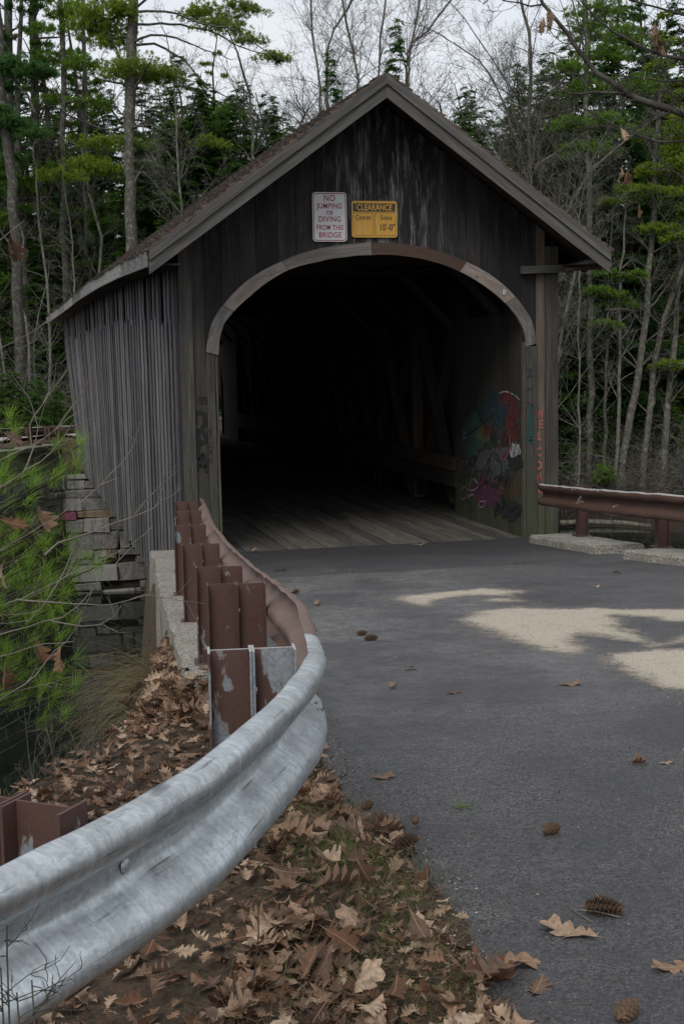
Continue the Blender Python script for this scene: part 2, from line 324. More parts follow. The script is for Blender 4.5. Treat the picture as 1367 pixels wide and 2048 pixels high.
# ------------------------------------------------------------------ mesh helpers
def put(name, me, parent=None, loc=None):
    o = bpy.data.objects.new(name, me); COL.objects.link(o)
    if parent is not None: o.parent = parent
    if loc is not None: o.location = loc
    return o
def tag(o, label=None, cat=None, group=None, kind=None):
    if label: o['label'] = label
    if cat: o['category'] = cat
    if group: o['group'] = group
    if kind: o['kind'] = kind
    return o
def thing(name, label, cat, loc=(0, 0, 0), group=None):
    o = bpy.data.objects.new(name, None); COL.objects.link(o); o.location = loc; o.empty_display_size = .2
    return tag(o, label, cat, group)
class MB:
    """collects geometry in world coordinates; build() links it as one mesh"""
    def __init__(s): s.v = []; s.f = []; s.g = []; s.r = []; s.m = []
    def add(s, V, F, G=None, r=None, mi=0):
        b = len(s.v); r = rng.random() if r is None else r
        s.v += [tuple(map(float, p)) for p in V]
        s.g += [tuple(map(float, g)) for g in (G if G is not None else V)]
        s.r += [r]*len(V); s.f += [tuple(b+i for i in f) for f in F]; s.m += [mi]*len(F)
    def beam(s, p0, p1, w, h, up=(0, 0, 1), r=None, mi=0, w1=None, h1=None, jit=0.):
        """box from p0 to p1, w across, h along 'up'; grain runs along it"""
        p0 = np.array(p0, float); p1 = np.array(p1, float); d = p1-p0; L = np.linalg.norm(d); d /= L
        up = np.array(up, float); sd_ = np.cross(d, up); sd_ /= np.linalg.norm(sd_); up = np.cross(sd_, d)
        w1 = w if w1 is None else w1; h1 = h if h1 is None else h1
        V = []; G = []
        for (p, u, ww, hh) in ((p0, 0., w, h), (p1, L, w1, h1)):
            for a, b in ((-.5, -.5), (.5, -.5), (.5, .5), (-.5, .5)):
                V.append(p+sd_*(a*ww+(rng.random()-.5)*jit)+up*(b*hh+(rng.random()-.5)*jit)); G.append((u, a*w, b*h))
        s.add(V, [(0, 3, 2, 1), (4, 5, 6, 7), (0, 1, 5, 4), (1, 2, 6, 5), (2, 3, 7, 6), (3, 0, 4, 7)], G, r, mi)
    def box(s, x0, x1, y0, y1, z0, z1, r=None, mi=0):
        V = [(x, y, z) for z in (z0, z1) for x, y in ((x0, y0), (x1, y0), (x1, y1), (x0, y1))]
        s.add(V, [(0, 3, 2, 1), (4, 5, 6, 7), (0, 1, 5, 4), (1, 2, 6, 5), (2, 3, 7, 6), (3, 0, 4, 7)], None, r, mi)
    def prism(s, poly, off, r=None, mi=0, G=None):
        """poly: list of 3d points, extruded by off"""
        n = len(poly); a = [np.array(p, float) for p in poly]; b = [p+np.array(off, float) for p in a]
        G = (list(G)*2) if G is not None else None
        s.add(a+b, [tuple(range(n))[::-1], tuple(range(n, 2*n))]+[(i, (i+1) % n, n+(i+1) % n, n+i) for i in range(n)], G, r, mi)
    def tube(s, P, R, n=6, r=None, mi=0, cap=True):
        P = [np.array(p, float) for p in P]; V = []; G = []; u = 0.
        for i, p in enumerate(P):
            d = P[min(i+1, len(P)-1)]-P[max(i-1, 0)]; d = d/(np.linalg.norm(d)+1e-9)
            a = np.cross(d, (0.31, .87, .38)); a /= np.linalg.norm(a)+1e-9; b = np.cross(d, a)
            rr = R[i] if hasattr(R, '__len__') else R
            if i: u += np.linalg.norm(p-P[i-1])
            for k in range(n):
                t = 2*PI*k/n; V.append(p+(a*math.cos(t)+b*math.sin(t))*rr); G.append((u, math.cos(t)*rr, math.sin(t)*rr))
        F = [(i*n+k, i*n+(k+1) % n, (i+1)*n+(k+1) % n, (i+1)*n+k) for i in range(len(P)-1) for k in range(n)]
        if cap: F += [tuple(range(n))[::-1], tuple((len(P)-1)*n+k for k in range(n))]
        s.add(V, F, G, r, mi)
    def mesh(s, name, mats, smooth=False):
        me = bpy.data.meshes.new(name); me.from_pydata(s.v, [], s.f)
        a = me.attributes.new('gr', 'FLOAT_VECTOR', 'POINT'); a.data.foreach_set('vector', np.array(s.g, np.float32).ravel())
        a = me.attributes.new('rnd', 'FLOAT', 'POINT'); a.data.foreach_set('value', np.array(s.r, np.float32))
        for m in (mats if isinstance(mats, (list, tuple)) else [mats]): me.materials.append(m)
        if any(s.m): me.polygons.foreach_set('material_index', s.m)
        if smooth: me.polygons.foreach_set('use_smooth', [True]*len(s.f))
        me.update(); return me
    def build(s, name, mats, parent=None, smooth=False): return put(name, s.mesh(name, mats, smooth), parent)
def npmesh(name, V, F, mat, rnd=None, gr=None, smooth=False):
    """V (n,3), F (m,k) numpy"""
    me = bpy.data.meshes.new(name); k = F.shape[1]
    me.vertices.add(len(V)); me.vertices.foreach_set('co', np.ascontiguousarray(V, np.float32).ravel())
    me.loops.add(F.size); me.loops.foreach_set('vertex_index', np.ascontiguousarray(F, np.int32).ravel())
    me.polygons.add(len(F)); me.polygons.foreach_set('loop_start', np.arange(0, F.size, k, dtype=np.int32))
    if smooth: me.polygons.foreach_set('use_smooth', np.ones(len(F), bool))
    if rnd is not None: a = me.attributes.new('rnd', 'FLOAT', 'POINT'); a.data.foreach_set('value', np.ascontiguousarray(rnd, np.float32))
    if gr is not None: a = me.attributes.new('gr', 'FLOAT_VECTOR', 'POINT'); a.data.foreach_set('vector', np.ascontiguousarray(gr, np.float32).ravel())
    me.materials.append(mat); me.update(calc_edges=True); return me
def interp(t, pts):
    xs = [p[0] for p in pts]
    return [float(np.interp(t, xs, [p[k] for p in pts])) for k in range(1, len(pts[0]))]
def vnoise(x, y, seed=0):
    """cheap smooth value noise, numpy arrays"""
    x = np.asarray(x, float); y = np.asarray(y, float); xi = np.floor(x).astype(int); yi = np.floor(y).astype(int)
    fx = x-xi; fy = y-yi; fx = fx*fx*(3-2*fx); fy = fy*fy*(3-2*fy)
    def h(a, b):
        n = (a*374761393+b*668265263+seed*974711) & 0x7fffffff; n = ((n ^ (n >> 13))*1274126177) & 0x7fffffff
        return ((n ^ (n >> 16)) & 0xffff)/65535.
    return (h(xi, yi)*(1-fx)+h(xi+1, yi)*fx)*(1-fy)+(h(xi, yi+1)*(1-fx)+h(xi+1, yi+1)*fx)*fy
def fbm(x, y, o=4, seed=0): return sum(vnoise(x*2**k, y*2**k, seed+k)*.5**(k+1) for k in range(o))/(1-.5**o)

# ================================================================== SETTING
def zr(y): return 0.004-0.063*np.minimum(np.asarray(y, float), 0.)
RAIL = [(-0.95, -2.74), (-1.67, -2.81), (-3.95, -3.07), (-6.33, -3.36), (-8.38, -3.52), (-10.47, -3.69), (-12.25, -3.85), (-14.1, -4.07)]  # y, x of the roadside rail line
def railx(y): ys = [p[0] for p in RAIL][::-1]; xs = [p[1] for p in RAIL][::-1]; return np.interp(y, ys, xs)
KERBL = [(-0.6, -3.40), (-2.25, -3.46), (-4.16, -3.65), (-6.52, -3.84), (-8.82, -3.99), (-10.2, -4.09), (-10.97, -4.17)]
NEAR = [(-400, -120), (-60, -34), (-14, -17.5), (-8, -15.2), (-6.2, -13.7), (-5.35, -12.9), (-4.75, -11.9), (-4.35, -10.9), (-4.14, -8.9), (-3.97, -8.0), (-3.76, -6.5), (-3.56, -4.), (-3.3, .6),
        (3.2, .6), (2.75, -2.), (2.9, -5.5), (4.2, -8.5), (9, -12), (20, -16), (60, -26), (400, -90)]
FAR = [(400, 0), (60, 30), (26, 39.2), (21, 43.8), (12, 42), (6, 36), (3.6, 32.3), (-3.3, 32.3), (-7.2, 25.6), (-14, 17), (-60, 4), (-400, -60)]
RIV = np.array(NEAR+FAR, float)
def poly_sd(x, y, poly):
    x = x.ravel(); y = y.ravel(); n = len(poly); best = np.full(x.shape, 1e9); ins = np.zeros(x.shape, bool)
    for i in range(n):
        ax, ay = poly[i]; bx, by = poly[(i+1) % n]; dx, dy = bx-ax, by-ay
        t = np.clip(((x-ax)*dx+(y-ay)*dy)/(dx*dx+dy*dy), 0, 1); best = np.minimum(best, np.hypot(x-ax-t*dx, y-ay-t*dy))
        c = (ay > y) != (by > y); xi = ax+(y-ay)*dx/(dy if dy else 1e-9); ins ^= c & (x < xi)
    return best, ins
def H(X, Y):
    sh = X.shape; d, ins = poly_sd(X, Y, RIV); d = d.reshape(sh); ins = ins.reshape(sh)
    near = Y < (X*0+14)
    zn = zr(np.clip(Y, -60, 0))-.035+(fbm(X*1.5, Y*1.5, 3, 3)-.5)*.06
    off = np.abs(X-(-3.6))  # verge falls a little away from the road
    zn = zn-np.clip(-4.3-X, 0, 8)*.07-np.clip(X-3.2, 0, 30)*.05
    zn = np.where((X < -3.9) & (Y > -11.3), np.minimum(zn, .62+(-11-Y)*.04+.0*X-np.clip(Y+11, 0, 12)*.045), zn)
    zn = zn+.17*np.exp(-(((X+4.32)/.33)**2+((Y+14.55)/.75)**2))
    back = np.clip(Y-46, 0, 400); zf = -.16+np.minimum(back*.09, 4.)+(fbm(X*.12, Y*.12, 3, 8)-.5)*1.6*np.clip(back/10, 0, 1)
    rightbank = np.clip((X-3.5)/4., 0, 1); zlow = -5.55+np.clip(d, 0, 60)*.30+(fbm(X*.5, Y*.5, 3, 5)-.5)*.8
    zf = np.where(X > 3.5, zf*(1-rightbank)+np.minimum(zlow, zf+1.)*rightbank, zf)
    z = np.where(near, zn, zf)
    steep = np.where(near, np.where(X < 0, np.where(Y > -11.2, 10., 4.5), 1.2), np.where(X > 3.5, .6, 7.))
    edge = np.where(near, .0, np.where(X > 3.5, -0.05, .35))
    drop = np.maximum(d-edge*0, 0)*steep+np.where(near, 0, np.where(X > 3.5, 0, 0))
    zi = np.maximum(z-drop, -7.2)+(fbm(X*2.2, Y*2.2, 3, 9)-.5)*.25*np.clip(d, 0, 1)
    return np.where(ins, zi, z)
def axis(lo, hi, c0, c1, fine, grow=1.12):
    a = list(np.arange(c0, c1, fine)); s_ = fine; x = c1
    while x < hi: a.append(x); s_ *= grow; x += s_
    a.append(hi); s_ = fine; x = c0; b = []
    while x > lo: s_ *= grow; x -= s_; b.append(max(x, lo))
    return np.array(b[::-1]+a)
xs = axis(-420, 420, -9., 4., .09, 1.07); ys = axis(-120, 480, -19., -1., .09, 1.05)
X, Y = np.meshgrid(xs, ys); Z = H(X, Y)
nx, ny = len(xs), len(ys); I = np.arange(nx*ny).reshape(ny, nx)
F = np.stack([I[:-1, :-1], I[:-1, 1:], I[1:, 1:], I[1:, :-1]], -1).reshape(-1, 4)
tag(put('ground', npmesh('ground', np.stack([X, Y, Z], -1).reshape(-1, 3), F, M['ground'], smooth=True)), kind='structure')
def Hz(x, y):
    a = np.atleast_1d(np.asarray(x, float)); b = np.atleast_1d(np.asarray(y, float)); return H(a, b)
w = MB(); w.add([(-420, -120, -5.7), (420, -120, -5.7), (420, 90, -5.7), (-420, 90, -5.7)], [(0, 1, 2, 3)])
tag(w.build('river_water', M['water']), kind='structure')

# asphalt road: sheet with a ragged left edge
def road_left(y):
    base = np.interp(y, [-19.5, -16, -15.5, -14.8, -14.1, -13.6, -12.8, -11.8, -8, -4, 0], [-4.5, -3.98, -3.90, -3.80, -3.74, -3.78, -3.74, -3.62, -3.44, -3.02, -2.6])
    return base+(fbm(np.asarray(y)*3., np.asarray(y)*0+1, 4, 2)-.5)*.16
ya = np.concatenate([np.arange(-60, -20, .8), np.arange(-20, -8, .05), np.arange(-8, .001, .1)]); ta = np.linspace(0, 1, 60)
XL = road_left(ya); XR = np.where(ya > -8, 2.28, 2.28+(-8-ya)*.12)
X = XL[:, None]*(1-ta)+XR[:, None]*ta; Y = ya[:, None]+0*X
Z = zr(Y)+(fbm(X*.8, Y*.8, 3, 21)-.5)*.018*np.clip(-Y, 0, 1)-.035*np.exp(-((X-XL[:, None])/.05)**2)
nx, ny = len(ta), len(ya); I = np.arange(nx*ny).reshape(ny, nx)
F = np.stack([I[:-1, :-1], I[:-1, 1:], I[1:, 1:], I[1:, :-1]], -1).reshape(-1, 4)
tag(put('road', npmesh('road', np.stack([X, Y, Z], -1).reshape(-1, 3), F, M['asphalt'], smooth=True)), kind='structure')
def Rz(x, y): x = np.asarray(x, float); y = np.asarray(y, float); return zr(y)+(fbm(x*.8, y*.8, 3, 21)-.5)*.018*np.clip(-y, 0, 1)

# drifts of pale sand lying on the asphalt
SAND = [[(-1.68, -6.72), (-1.49, -7.31), (-1.22, -6.95), (-0.85, -6.80), (-0.55, -7.0), (-0.28, -6.69), (-0.55, -6.26), (-1.09, -6.36), (-1.45, -6.5)],
        [(-.98, -7.28), (-.62, -7.38), (-.62, -7.12), (-.85, -7.1)],
        [(-1.5, -8.46), (-1.19, -7.96), (-.9, -7.8), (-0.63, -7.98), (-0.05, -8.37), (0.32, -8.6), (1.4, -8.9), (1.4, -9.7), (.4, -9.35), (-0.01, -9.3), (-0.07, -8.99), (-0.25, -8.75), (-0.53, -9.36), (-0.66, -10.18), (-0.81, -9.82), (-0.96, -9.6), (-1.1, -9.75), (-1.32, -10.45), (-1.44, -10.19), (-1.54, -9.41)],
        [(-1.25, -10.67), (-0.99, -10.5), (-0.5, -10.6), (.3, -10.4), (.6, -11.2), (0.3, -12.6), (-.5, -12.6), (-1.2, -12.2), (-1.42, -11.75), (-1.37, -11.2)],
        [(-.72, -10.35), (-.4, -10.1), (.2, -9.95), (.3, -10.2), (-.4, -10.4)]]
gx = np.arange(-2.1, 1.8, .017); gy = np.arange(-13.2, -5.9, .02); X, Y = np.meshgrid(gx, gy)
S = np.full(X.shape, -1e3)
for P in SAND:
    d, ins = poly_sd(X, Y, P); d = d.reshape(X.shape); S = np.maximum(S, np.where(ins.reshape(X.shape), d, -d))
S = S+(fbm(X*4, Y*2.5, 4, 31)-.5)*.22+(fbm(X*22, Y*16, 3, 33)-.5)*.13+(vnoise(X*90, Y*80, 5)-.5)*.055
Z = Rz(X, Y)+.0035+np.clip(S*.04, 0, .006)+.0012*(vnoise(X*60, Y*60, 7)-.5)
keep = S > -.34; nx, ny = len(gx), len(gy); I = np.arange(nx*ny).reshape(ny, nx)
F = np.stack([I[:-1, :-1], I[:-1, 1:], I[1:, 1:], I[1:, :-1]], -1); F = F[keep[:-1, :-1] & keep[1:, 1:]].reshape(-1, 4)
V = np.stack([X, Y, Z], -1).reshape(-1, 3); u, inv = np.unique(F, return_inverse=True)
sd_o = put('road_sand', npmesh('road_sand', V[u], inv.reshape(F.shape), M['sand'], S.ravel()[u], smooth=True)); tag(sd_o, 'pale sand drifted across the asphalt in front of the bridge', 'sand', kind='stuff')

# far road behind the bridge
fr = MB(); pl = [(-2.3, 31.8), (2.3, 31.8), (3.2, 38), (2.6, 42), (-2, 43.5), (-9, 41.0), (-40, 43), (-40, 37), (-14, 36.5), (-10.5, 35), (-11, 28), (-7.9, 28.0), (-5.9, 31.8), (-3.5, 36.2), (-2.8, 34.)]
fr.add([(x, y, -.035) for x, y in pl], [tuple(range(len(pl)))]); fr.build('far_road', plain('pale_far_road', (.30, .285, .265), .9, var=.25, sc=3))
tag(bpy.data.objects['far_road'], kind='structure')

# concrete kerbs ---------------------------------------------------
def kerb_sheet(name, left, right, top, h, label, group=None):
    """left/right: lists (y,x); top(y)->z; a real raised block with worn edges"""
    m = MB(); yy = np.arange(min(p[0] for p in left), max(p[0] for p in left)+.001, .12)
    V = []; n = 8
    for y in yy:
        xl = np.interp(y, [p[0] for p in left][::-1], [p[1] for p in left][::-1]); xr = np.interp(y, [p[0] for p in right][::-1], [p[1] for p in right][::-1])
        z = top(y); j = lambda a, s: (vnoise(y*5+a*7, a, 4)-.5)*s
        V += [(xl-.03, y, z-h), (xl+j(1, .03), y, z-.03+j(2, .02)), (xl+.03+j(3, .03), y, z+j(4, .012)), (xl*.6+xr*.4, y, z+j(5, .014)), (xl*.3+xr*.7, y, z+j(6, .014)),
              (xr-.03+j(7, .03), y, z+j(8, .012)), (xr+j(9, .03), y, z-.03), (xr+.02, y, z-h)]
    V = [(float(a), float(b), float(c)) for a, b, c in V]; k = len(yy)
    F = [(i*n+a, i*n+a+1, (i+1)*n+a+1, (i+1)*n+a) for i in range(k-1) for a in range(n-1)]+[tuple(range(n))[::-1], tuple((k-1)*n+a for a in range(n))]
    m.add(V, F); o = m.build(name, M['concrete']); return tag(o, label, 'kerb', group)
kerb_sheet('concrete_kerb', KERBL, [(y, float(railx(y))+.12) for y, _ in KERBL], lambda y: float(zr(y))+.13-.06*(y+.6)/10.4*0-.0, 1.3,
           'long pebbled concrete kerb wall under the brown guardrail posts left of the road')
for a, b, lab in ((-3.28, -1.0, 'short worn concrete kerb block at the right foot of the bridge portal'), (-9.6, -4.05, 'long pale concrete kerb with a broken end under the right guardrail')):
    o_ = kerb_sheet('concrete_kerb', [(b, 2.02-.04*b if 0 else 2.0), (a, 2.0+max(0, -a-4)*.16)], [(b, 2.62), (a, 2.66+max(0, -a-4)*.16)], lambda y: float(zr(y))+.115, .6, lab)
# ================================================================== STONE ABUTMENTS
def block(m, x0, x1, z0, z1, org, ux, uy, depth=.7, mi=0, jit=.05):
    """stone block in a wall plane: org + ux*x, face pushed along uy"""
    o = np.array(org, float); ux = np.array(ux, float); uy = np.array(uy, float); g = .012; r = rng.random()
    push = rng.uniform(-.04, .15); V = []
    for (dd, sh) in ((-push, .035), (-push-.0-.03, 0.), (depth, 0.)):
        for a, b in ((x0+g+sh, z0+g+sh), (x1-g-sh, z0+g+sh), (x1-g-sh, z1-g-sh), (x0+g+sh, z1-g-sh)):
            V.append(o+ux*(a+rng.uniform(-jit, jit))+uy*(dd if dd > .3 else (dd+(0 if sh else .06)+rng.uniform(-jit, jit)*.6))+np.array([0, 0, b+rng.uniform(-jit, jit)]))
    F = [(0, 1, 2, 3)]+[(k, (k+1) % 4, 4+(k+1) % 4, 4+k)[::-1] for k in range(4)]+[(4+k, 4+(k+1) % 4, 8+(k+1) % 4, 8+k)[::-1] for k in range(4)]
    m.add(V, F, None, r, mi)
def stonewall(name, label, org, ux, uy, L, zb, zt, parent=None, seedpink=False, batter=.0):
    m = MB(); z = zb; row = 0
    while z < zt-.12:
        h = rng.choice([.24, .34, .5, .66, .30, .58]); h = min(h, zt-z); x = rng.uniform(-.25, .12)
        while x < L:
            l_ = rng.choice([rng.uniform(.35, .9), rng.uniform(.9, 2.4)])
            mi = 2 if rng.random() < .1 else 0
            if seedpink and row == 7 and x < .4: mi = 1
            if rng.random() > .05 or x < .3: block(m, x, min(x+l_, L), z, z+h, np.array(org)+np.array(uy)*batter*(z-zb), ux, uy, .8, mi)
            x += l_
        z += h; row += 1
    o = np.array(org, float); ux = np.array(ux); uy = np.array(uy); a = o+uy*.25; b = a+ux*L
    m.prism([a+(0, 0, zb-.8), b+(0, 0, zb-.8), b+(0, 0, zt-.05), a+(0, 0, zt-.05)], uy*.6, mi=3)
    o_ = m.build(name, [M['stone'], M['stonepink'], M['stonerust'], M['void']], parent)
    if label: tag(o_, label, 'stone wall')
    return o_
stonewall('stone_abutment', 'stacked grey granite abutment carrying the far end of the bridge', (-3.55, 31.0, 0), (1, 0, 0), (0, 1, 0), 7.2, -6.1, -1.14, seedpink=True, batter=.03)
d_ = np.array([-.54, -.84, 0]); d_ /= np.linalg.norm(d_); nrm = np.array([-d_[1], d_[0], 0.])   # wing wall, outward is -nrm side
uy_ = np.array([.84, -.54, 0]); 
stonewall('stone_wing_wall', 'mossy stone retaining wall left of the far abutment below the far guardrail', (-3.5, 31.15, 0), d_, -uy_, 16, -6.1, -1.3)
cw = MB(); a = np.array([-3.5, 31.15, 0]); 
cw.prism([a+(0, 0, -1.35), a+d_*16+(0, 0, -1.35), a+d_*16+(0, 0, -.32), a+(0, 0, -.32)], -uy_*.6)
cw.prism([a+uy_*.08+(0, 0, -.315), a+uy_*.08+d_*16+(0, 0, -.315), a+uy_*.08+d_*16+(0, 0, -.16), a+uy_*.08+(0, 0, -.16)], -uy_*.9)
tag(cw.build('concrete_wall', plain('stained_concrete', (.13, .125, .105), .9, var=.45, sc=2.5)), 'stained concrete wall cap running under the far guardrail', 'retaining wall')
stonewall('stone_abutment', 'stone abutment under the near portal hidden below the road', (-3.05, .75, 0), (1, 0, 0), (0, -1, 0), 6.2, -6.1, -.35)

# ================================================================== COVERED BRIDGE
bridge = thing('covered_bridge', 'weathered dark wooden covered bridge with an arched portal and gable roof', 'covered bridge', (0, 0, 0))
EAV = [(-1.1, 4.0, 0.), (-.83, 4.0, 0.), (4, 4.16, -.01), (9, 4.27, -.035), (15, 4.335, -.10), (24, 4.32, -.25), (33.4, 4.27, -.48)]
def warp(p):
    dz, sx = interp(p[1], EAV); dz -= 4.0; k = min(max(p[2]/4.2, 0), 1.6); return (p[0]+sx*min(k, 1.2), p[1], p[2]+dz*min(k, 1.))
def warpmb(m): m.v = [warp(p) for p in m.v]; return m
# siding ---------------------------------------------------------
def siding(name, x, sgn, y0, y1):
    m = MB(); y = y0; k = 0
    while y < y1:
        proud = k % 2; wd = rng.uniform(.14, .26) if proud else rng.uniform(.30, .46); xo = x+sgn*((.022+rng.uniform(-.005, .006)) if proud else rng.uniform(0, .004))
        zb = -1.0+rng.uniform(-.05, .03)-(.02*y/10); mi = 2 if proud else 0; over = .03 if proud else .0
        if y < .5: zb = -.25
        seam = 3.42+rng.uniform(-.05, .05)-(.12 if y < 3 else 0); lap = rng.random() < .6; top = 4.42; lean = rng.uniform(-.006, .006)
        if lap:
            m.beam((xo, y+wd/2, zb), (xo+lean, y+wd/2+lean, seam), wd+over, .016, (sgn, 0, 0), mi=mi)
            m.beam((xo+sgn*.015, y+wd/2, seam-.06+rng.uniform(-.05, .05)), (xo+sgn*.008, y+wd/2, top), (wd+over)*rng.uniform(.8, .98), .016, (sgn, 0, 0), mi=0 if rng.random() < .45 else mi)
        else: m.beam((xo, y+wd/2, zb), (xo+lean, y+wd/2+lean, top), wd+over, .016, (sgn, 0, 0), mi=mi)
        y += wd; k += 1
    for q in range(20): qa, qb = y0+(y1-y0)*q/20, y0+(y1-y0)*(q+1)/20; m.box(x-.05 if sgn > 0 else x+.016, x-.016 if sgn > 0 else x+.05, qa, qb, -.9, 4.3, r=0., mi=1)
    return warpmb(m).build(name, [M['siding'], M['trimdark'], M['siding_lit']], bridge)
siding('side_wall', -2.80, -1, .02, 32.4); siding('side_wall', 2.80, 1, .02, 32.4)
INNER = [(-2.27, 2.87), (-2.26, 3.04), (-2.19, 3.26), (-2.06, 3.42), (-1.78, 3.67), (-1.46, 3.90), (-1.25, 4.01), (-0.84, 4.12), (-0.42, 4.19), (-0.01, 4.22), (0.49, 4.2), (0.88, 4.13), (1.31, 3.98), (1.66, 3.79), (2.02, 3.51), (2.20, 3.30), (2.30, 3.09), (2.33, 2.89)]
OUTER = [(-2.45, 2.87), (-2.42, 3.08), (-2.35, 3.30), (-2.19, 3.53), (-1.85, 3.86), (-1.32, 4.14), (-0.88, 4.29), (-0.42, 4.365), (-0.01, 4.39), (0.5, 4.37), (0.96, 4.28), (1.39, 4.13), (1.86, 3.88), (2.16, 3.62), (2.41, 3.28), (2.47, 3.08), (2.50, 2.89)]
def curve(pts, th):   # radius towards angle th about (0.03, 2.3)
    A = [math.atan2(p[1]-2.3, p[0]-.03) for p in pts][::-1]; Rr = [math.hypot(p[1]-2.3, p[0]-.03) for p in pts][::-1]
    r = float(np.interp(th, A, Rr)); return (.03+r*math.cos(th), 2.3+r*math.sin(th))
def portal(y, sg):
    m = MB(); x = -2.63; xs_ = []
    fixed = [-2.63, -2.45, -2.33] if sg > 0 else [-2.63]
    while x < 2.62:
        nx_ = x+rng.uniform(.2, .31)
        if sg > 0 and x < -2.6: nx_ = -2.45
        elif sg > 0 and x < -2.44: nx_ = -2.2
        if sg > 0 and nx_ > 2.36: nx_ = 2.5 if x < 2.45 else 2.645
        nx_ = min(nx_, 2.645); xs_.append((x, nx_)); x = nx_
    def bot(q):
        if q < -2.45: return -.25 if sg > 0 else 0
        if q > 2.50: return -.02
        return float(np.interp(q, [p[0] for p in OUTER], [p[1] for p in OUTER]))-.03
    for a, b in xs_:
        r = rng.random(); dy = rng.uniform(0, .012); k = max(2, int((b-a)/.06)); q = np.linspace(a+.003, b-.003, k+1)
        tp = lambda q_: 6.47-.72*abs(q_)
        poly = [(q_, y-sg*dy, bot(q_)) for q_ in q]+[(q_, y-sg*dy, tp(q_)) for q_ in q[::-1]]
        if a < 0 < b: poly = [(q_, y-sg*dy, bot(q_)) for q_ in q]+[(b-.003, y-sg*dy, tp(b)), (0, y-sg*dy, 6.47), (a+.003, y-sg*dy, tp(a))]
        m.prism(poly, (0, sg*.025, 0), r, G=[(p[2], p[0], 0) for p in poly], mi=1 if (b < -2.4 or a > 2.4) else 0)
    return m
portal(0., 1).build('portal_wall', [M['portal'], M['jamb']], bridge)
mfar = portal(31.6, -1); mfar.beam((-2.6, 31.6, 0), (-2.6, 31.6, 2.9), .3, .04, (0, 1, 0)); mfar.beam((2.62, 31.6, 0), (2.62, 31.6, 2.9), .3, .04, (0, 1, 0))
mfar.build('portal_wall', M['timber'], bridge)
# arch boards
J = [math.atan2(p[1]-2.3, p[0]-.03) for p in ((-2.36, 2.87), (-2.12, 3.475), (-1.29, 4.07), (-.02, 4.3), (1.35, 4.05), (2.09, 3.565), (2.415, 2.89))]
J[0] = 2.917; J[-1] = .2457
mats = ['trim', 'trim', 'trim', 'trimdark', 'trim', 'trim']
for i in range(6):
    t0, t1 = J[i]-.0015, J[i+1]+.0015; k = 9; T = [t0+(t1-t0)*j/k for j in range(k+1)]
    m = MB(); po = [curve(OUTER, t) for t in T]; pi_ = [curve(INNER, t) for t in T]
    yy = -.052-.006*(i % 2); r = rng.random(); L = 0; G = []
    for j in range(k):
        seg = [po[j], po[j+1], pi_[j+1], pi_[j]]; u = j*.2
        m.add([(p[0], yy, p[1]) for p in seg]+[(p[0], .0, p[1]) for p in seg],
              [(0, 1, 2, 3)[::-1]]+([(0, 4, 5, 1), (2, 6, 7, 3)])+([(3, 7, 4, 0)] if j == 0 else [])+([(1, 5, 6, 2)] if j == k-1 else []),
              [(u, .1, 0), (u+.2, .1, 0), (u+.2, -.1, 0), (u, -.1, 0)]*2, r)
    o = m.build('arch_board', M[mats[i]], bridge)
    if i == 3: o['label'] = 'darker brown board of the arch trim right of the crown'
def board(name, p0, p1, w_, h_, up, mat, r=None, label=None, parent=None, wp=False):
    m = MB(); m.beam(p0, p1, w_, h_, up, r=r)
    if wp: warpmb(m)
    o = m.build(name, M[mat], parent or bridge)
    if label: o['label'] = label
    return o
F_ = (0, -1, 0)
board('corner_board', (-2.72, -.02, -.3), (-2.72, -.02, 4.42), .18, .045, F_, 'jamb', .35)
board('corner_board', (-2.79, .03, -.3), (-2.79, .03, 4.42), .03, .08, F_, 'trimdark', .35)
board('corner_board', (2.745, -.02, -.02), (2.745, -.02, 4.35), .195, .045, F_, 'jamb', .2)
board('jamb_board', (-2.392, -.018, -.05), (-2.392, -.018, 2.865), .115, .03, F_, 'jamb', .25)
board('jamb_board', (-2.305, .02, -.05), (-2.305, .02, 2.9), .034, .09, F_, 'jamb', .45)
board('jamb_board', (2.415, -.03, -.03), (2.415, -.03, 2.885), .165, .05, F_, 'jamb', .1)
board('jamb_board', (2.318, .03, -.05), (2.318, .03, 2.95), .025, .1, F_, 'jamb', .6)
board('jamb_block', (-2.325, .01, 2.35), (-2.325, .01, 2.84), .03, .03, F_, 'trimdark', .9)
board('jamb_block', (-2.325, .01, .85), (-2.325, .01, 1.0), .03, .03, F_, 'jamb', .9)
board('brace_plank', (2.24, -.09, 4.0), (2.99, -.09, 4.02), .08, .11, (0, 0, 1), 'rake', .3, 'pale plank nailed across the top right corner of the portal')
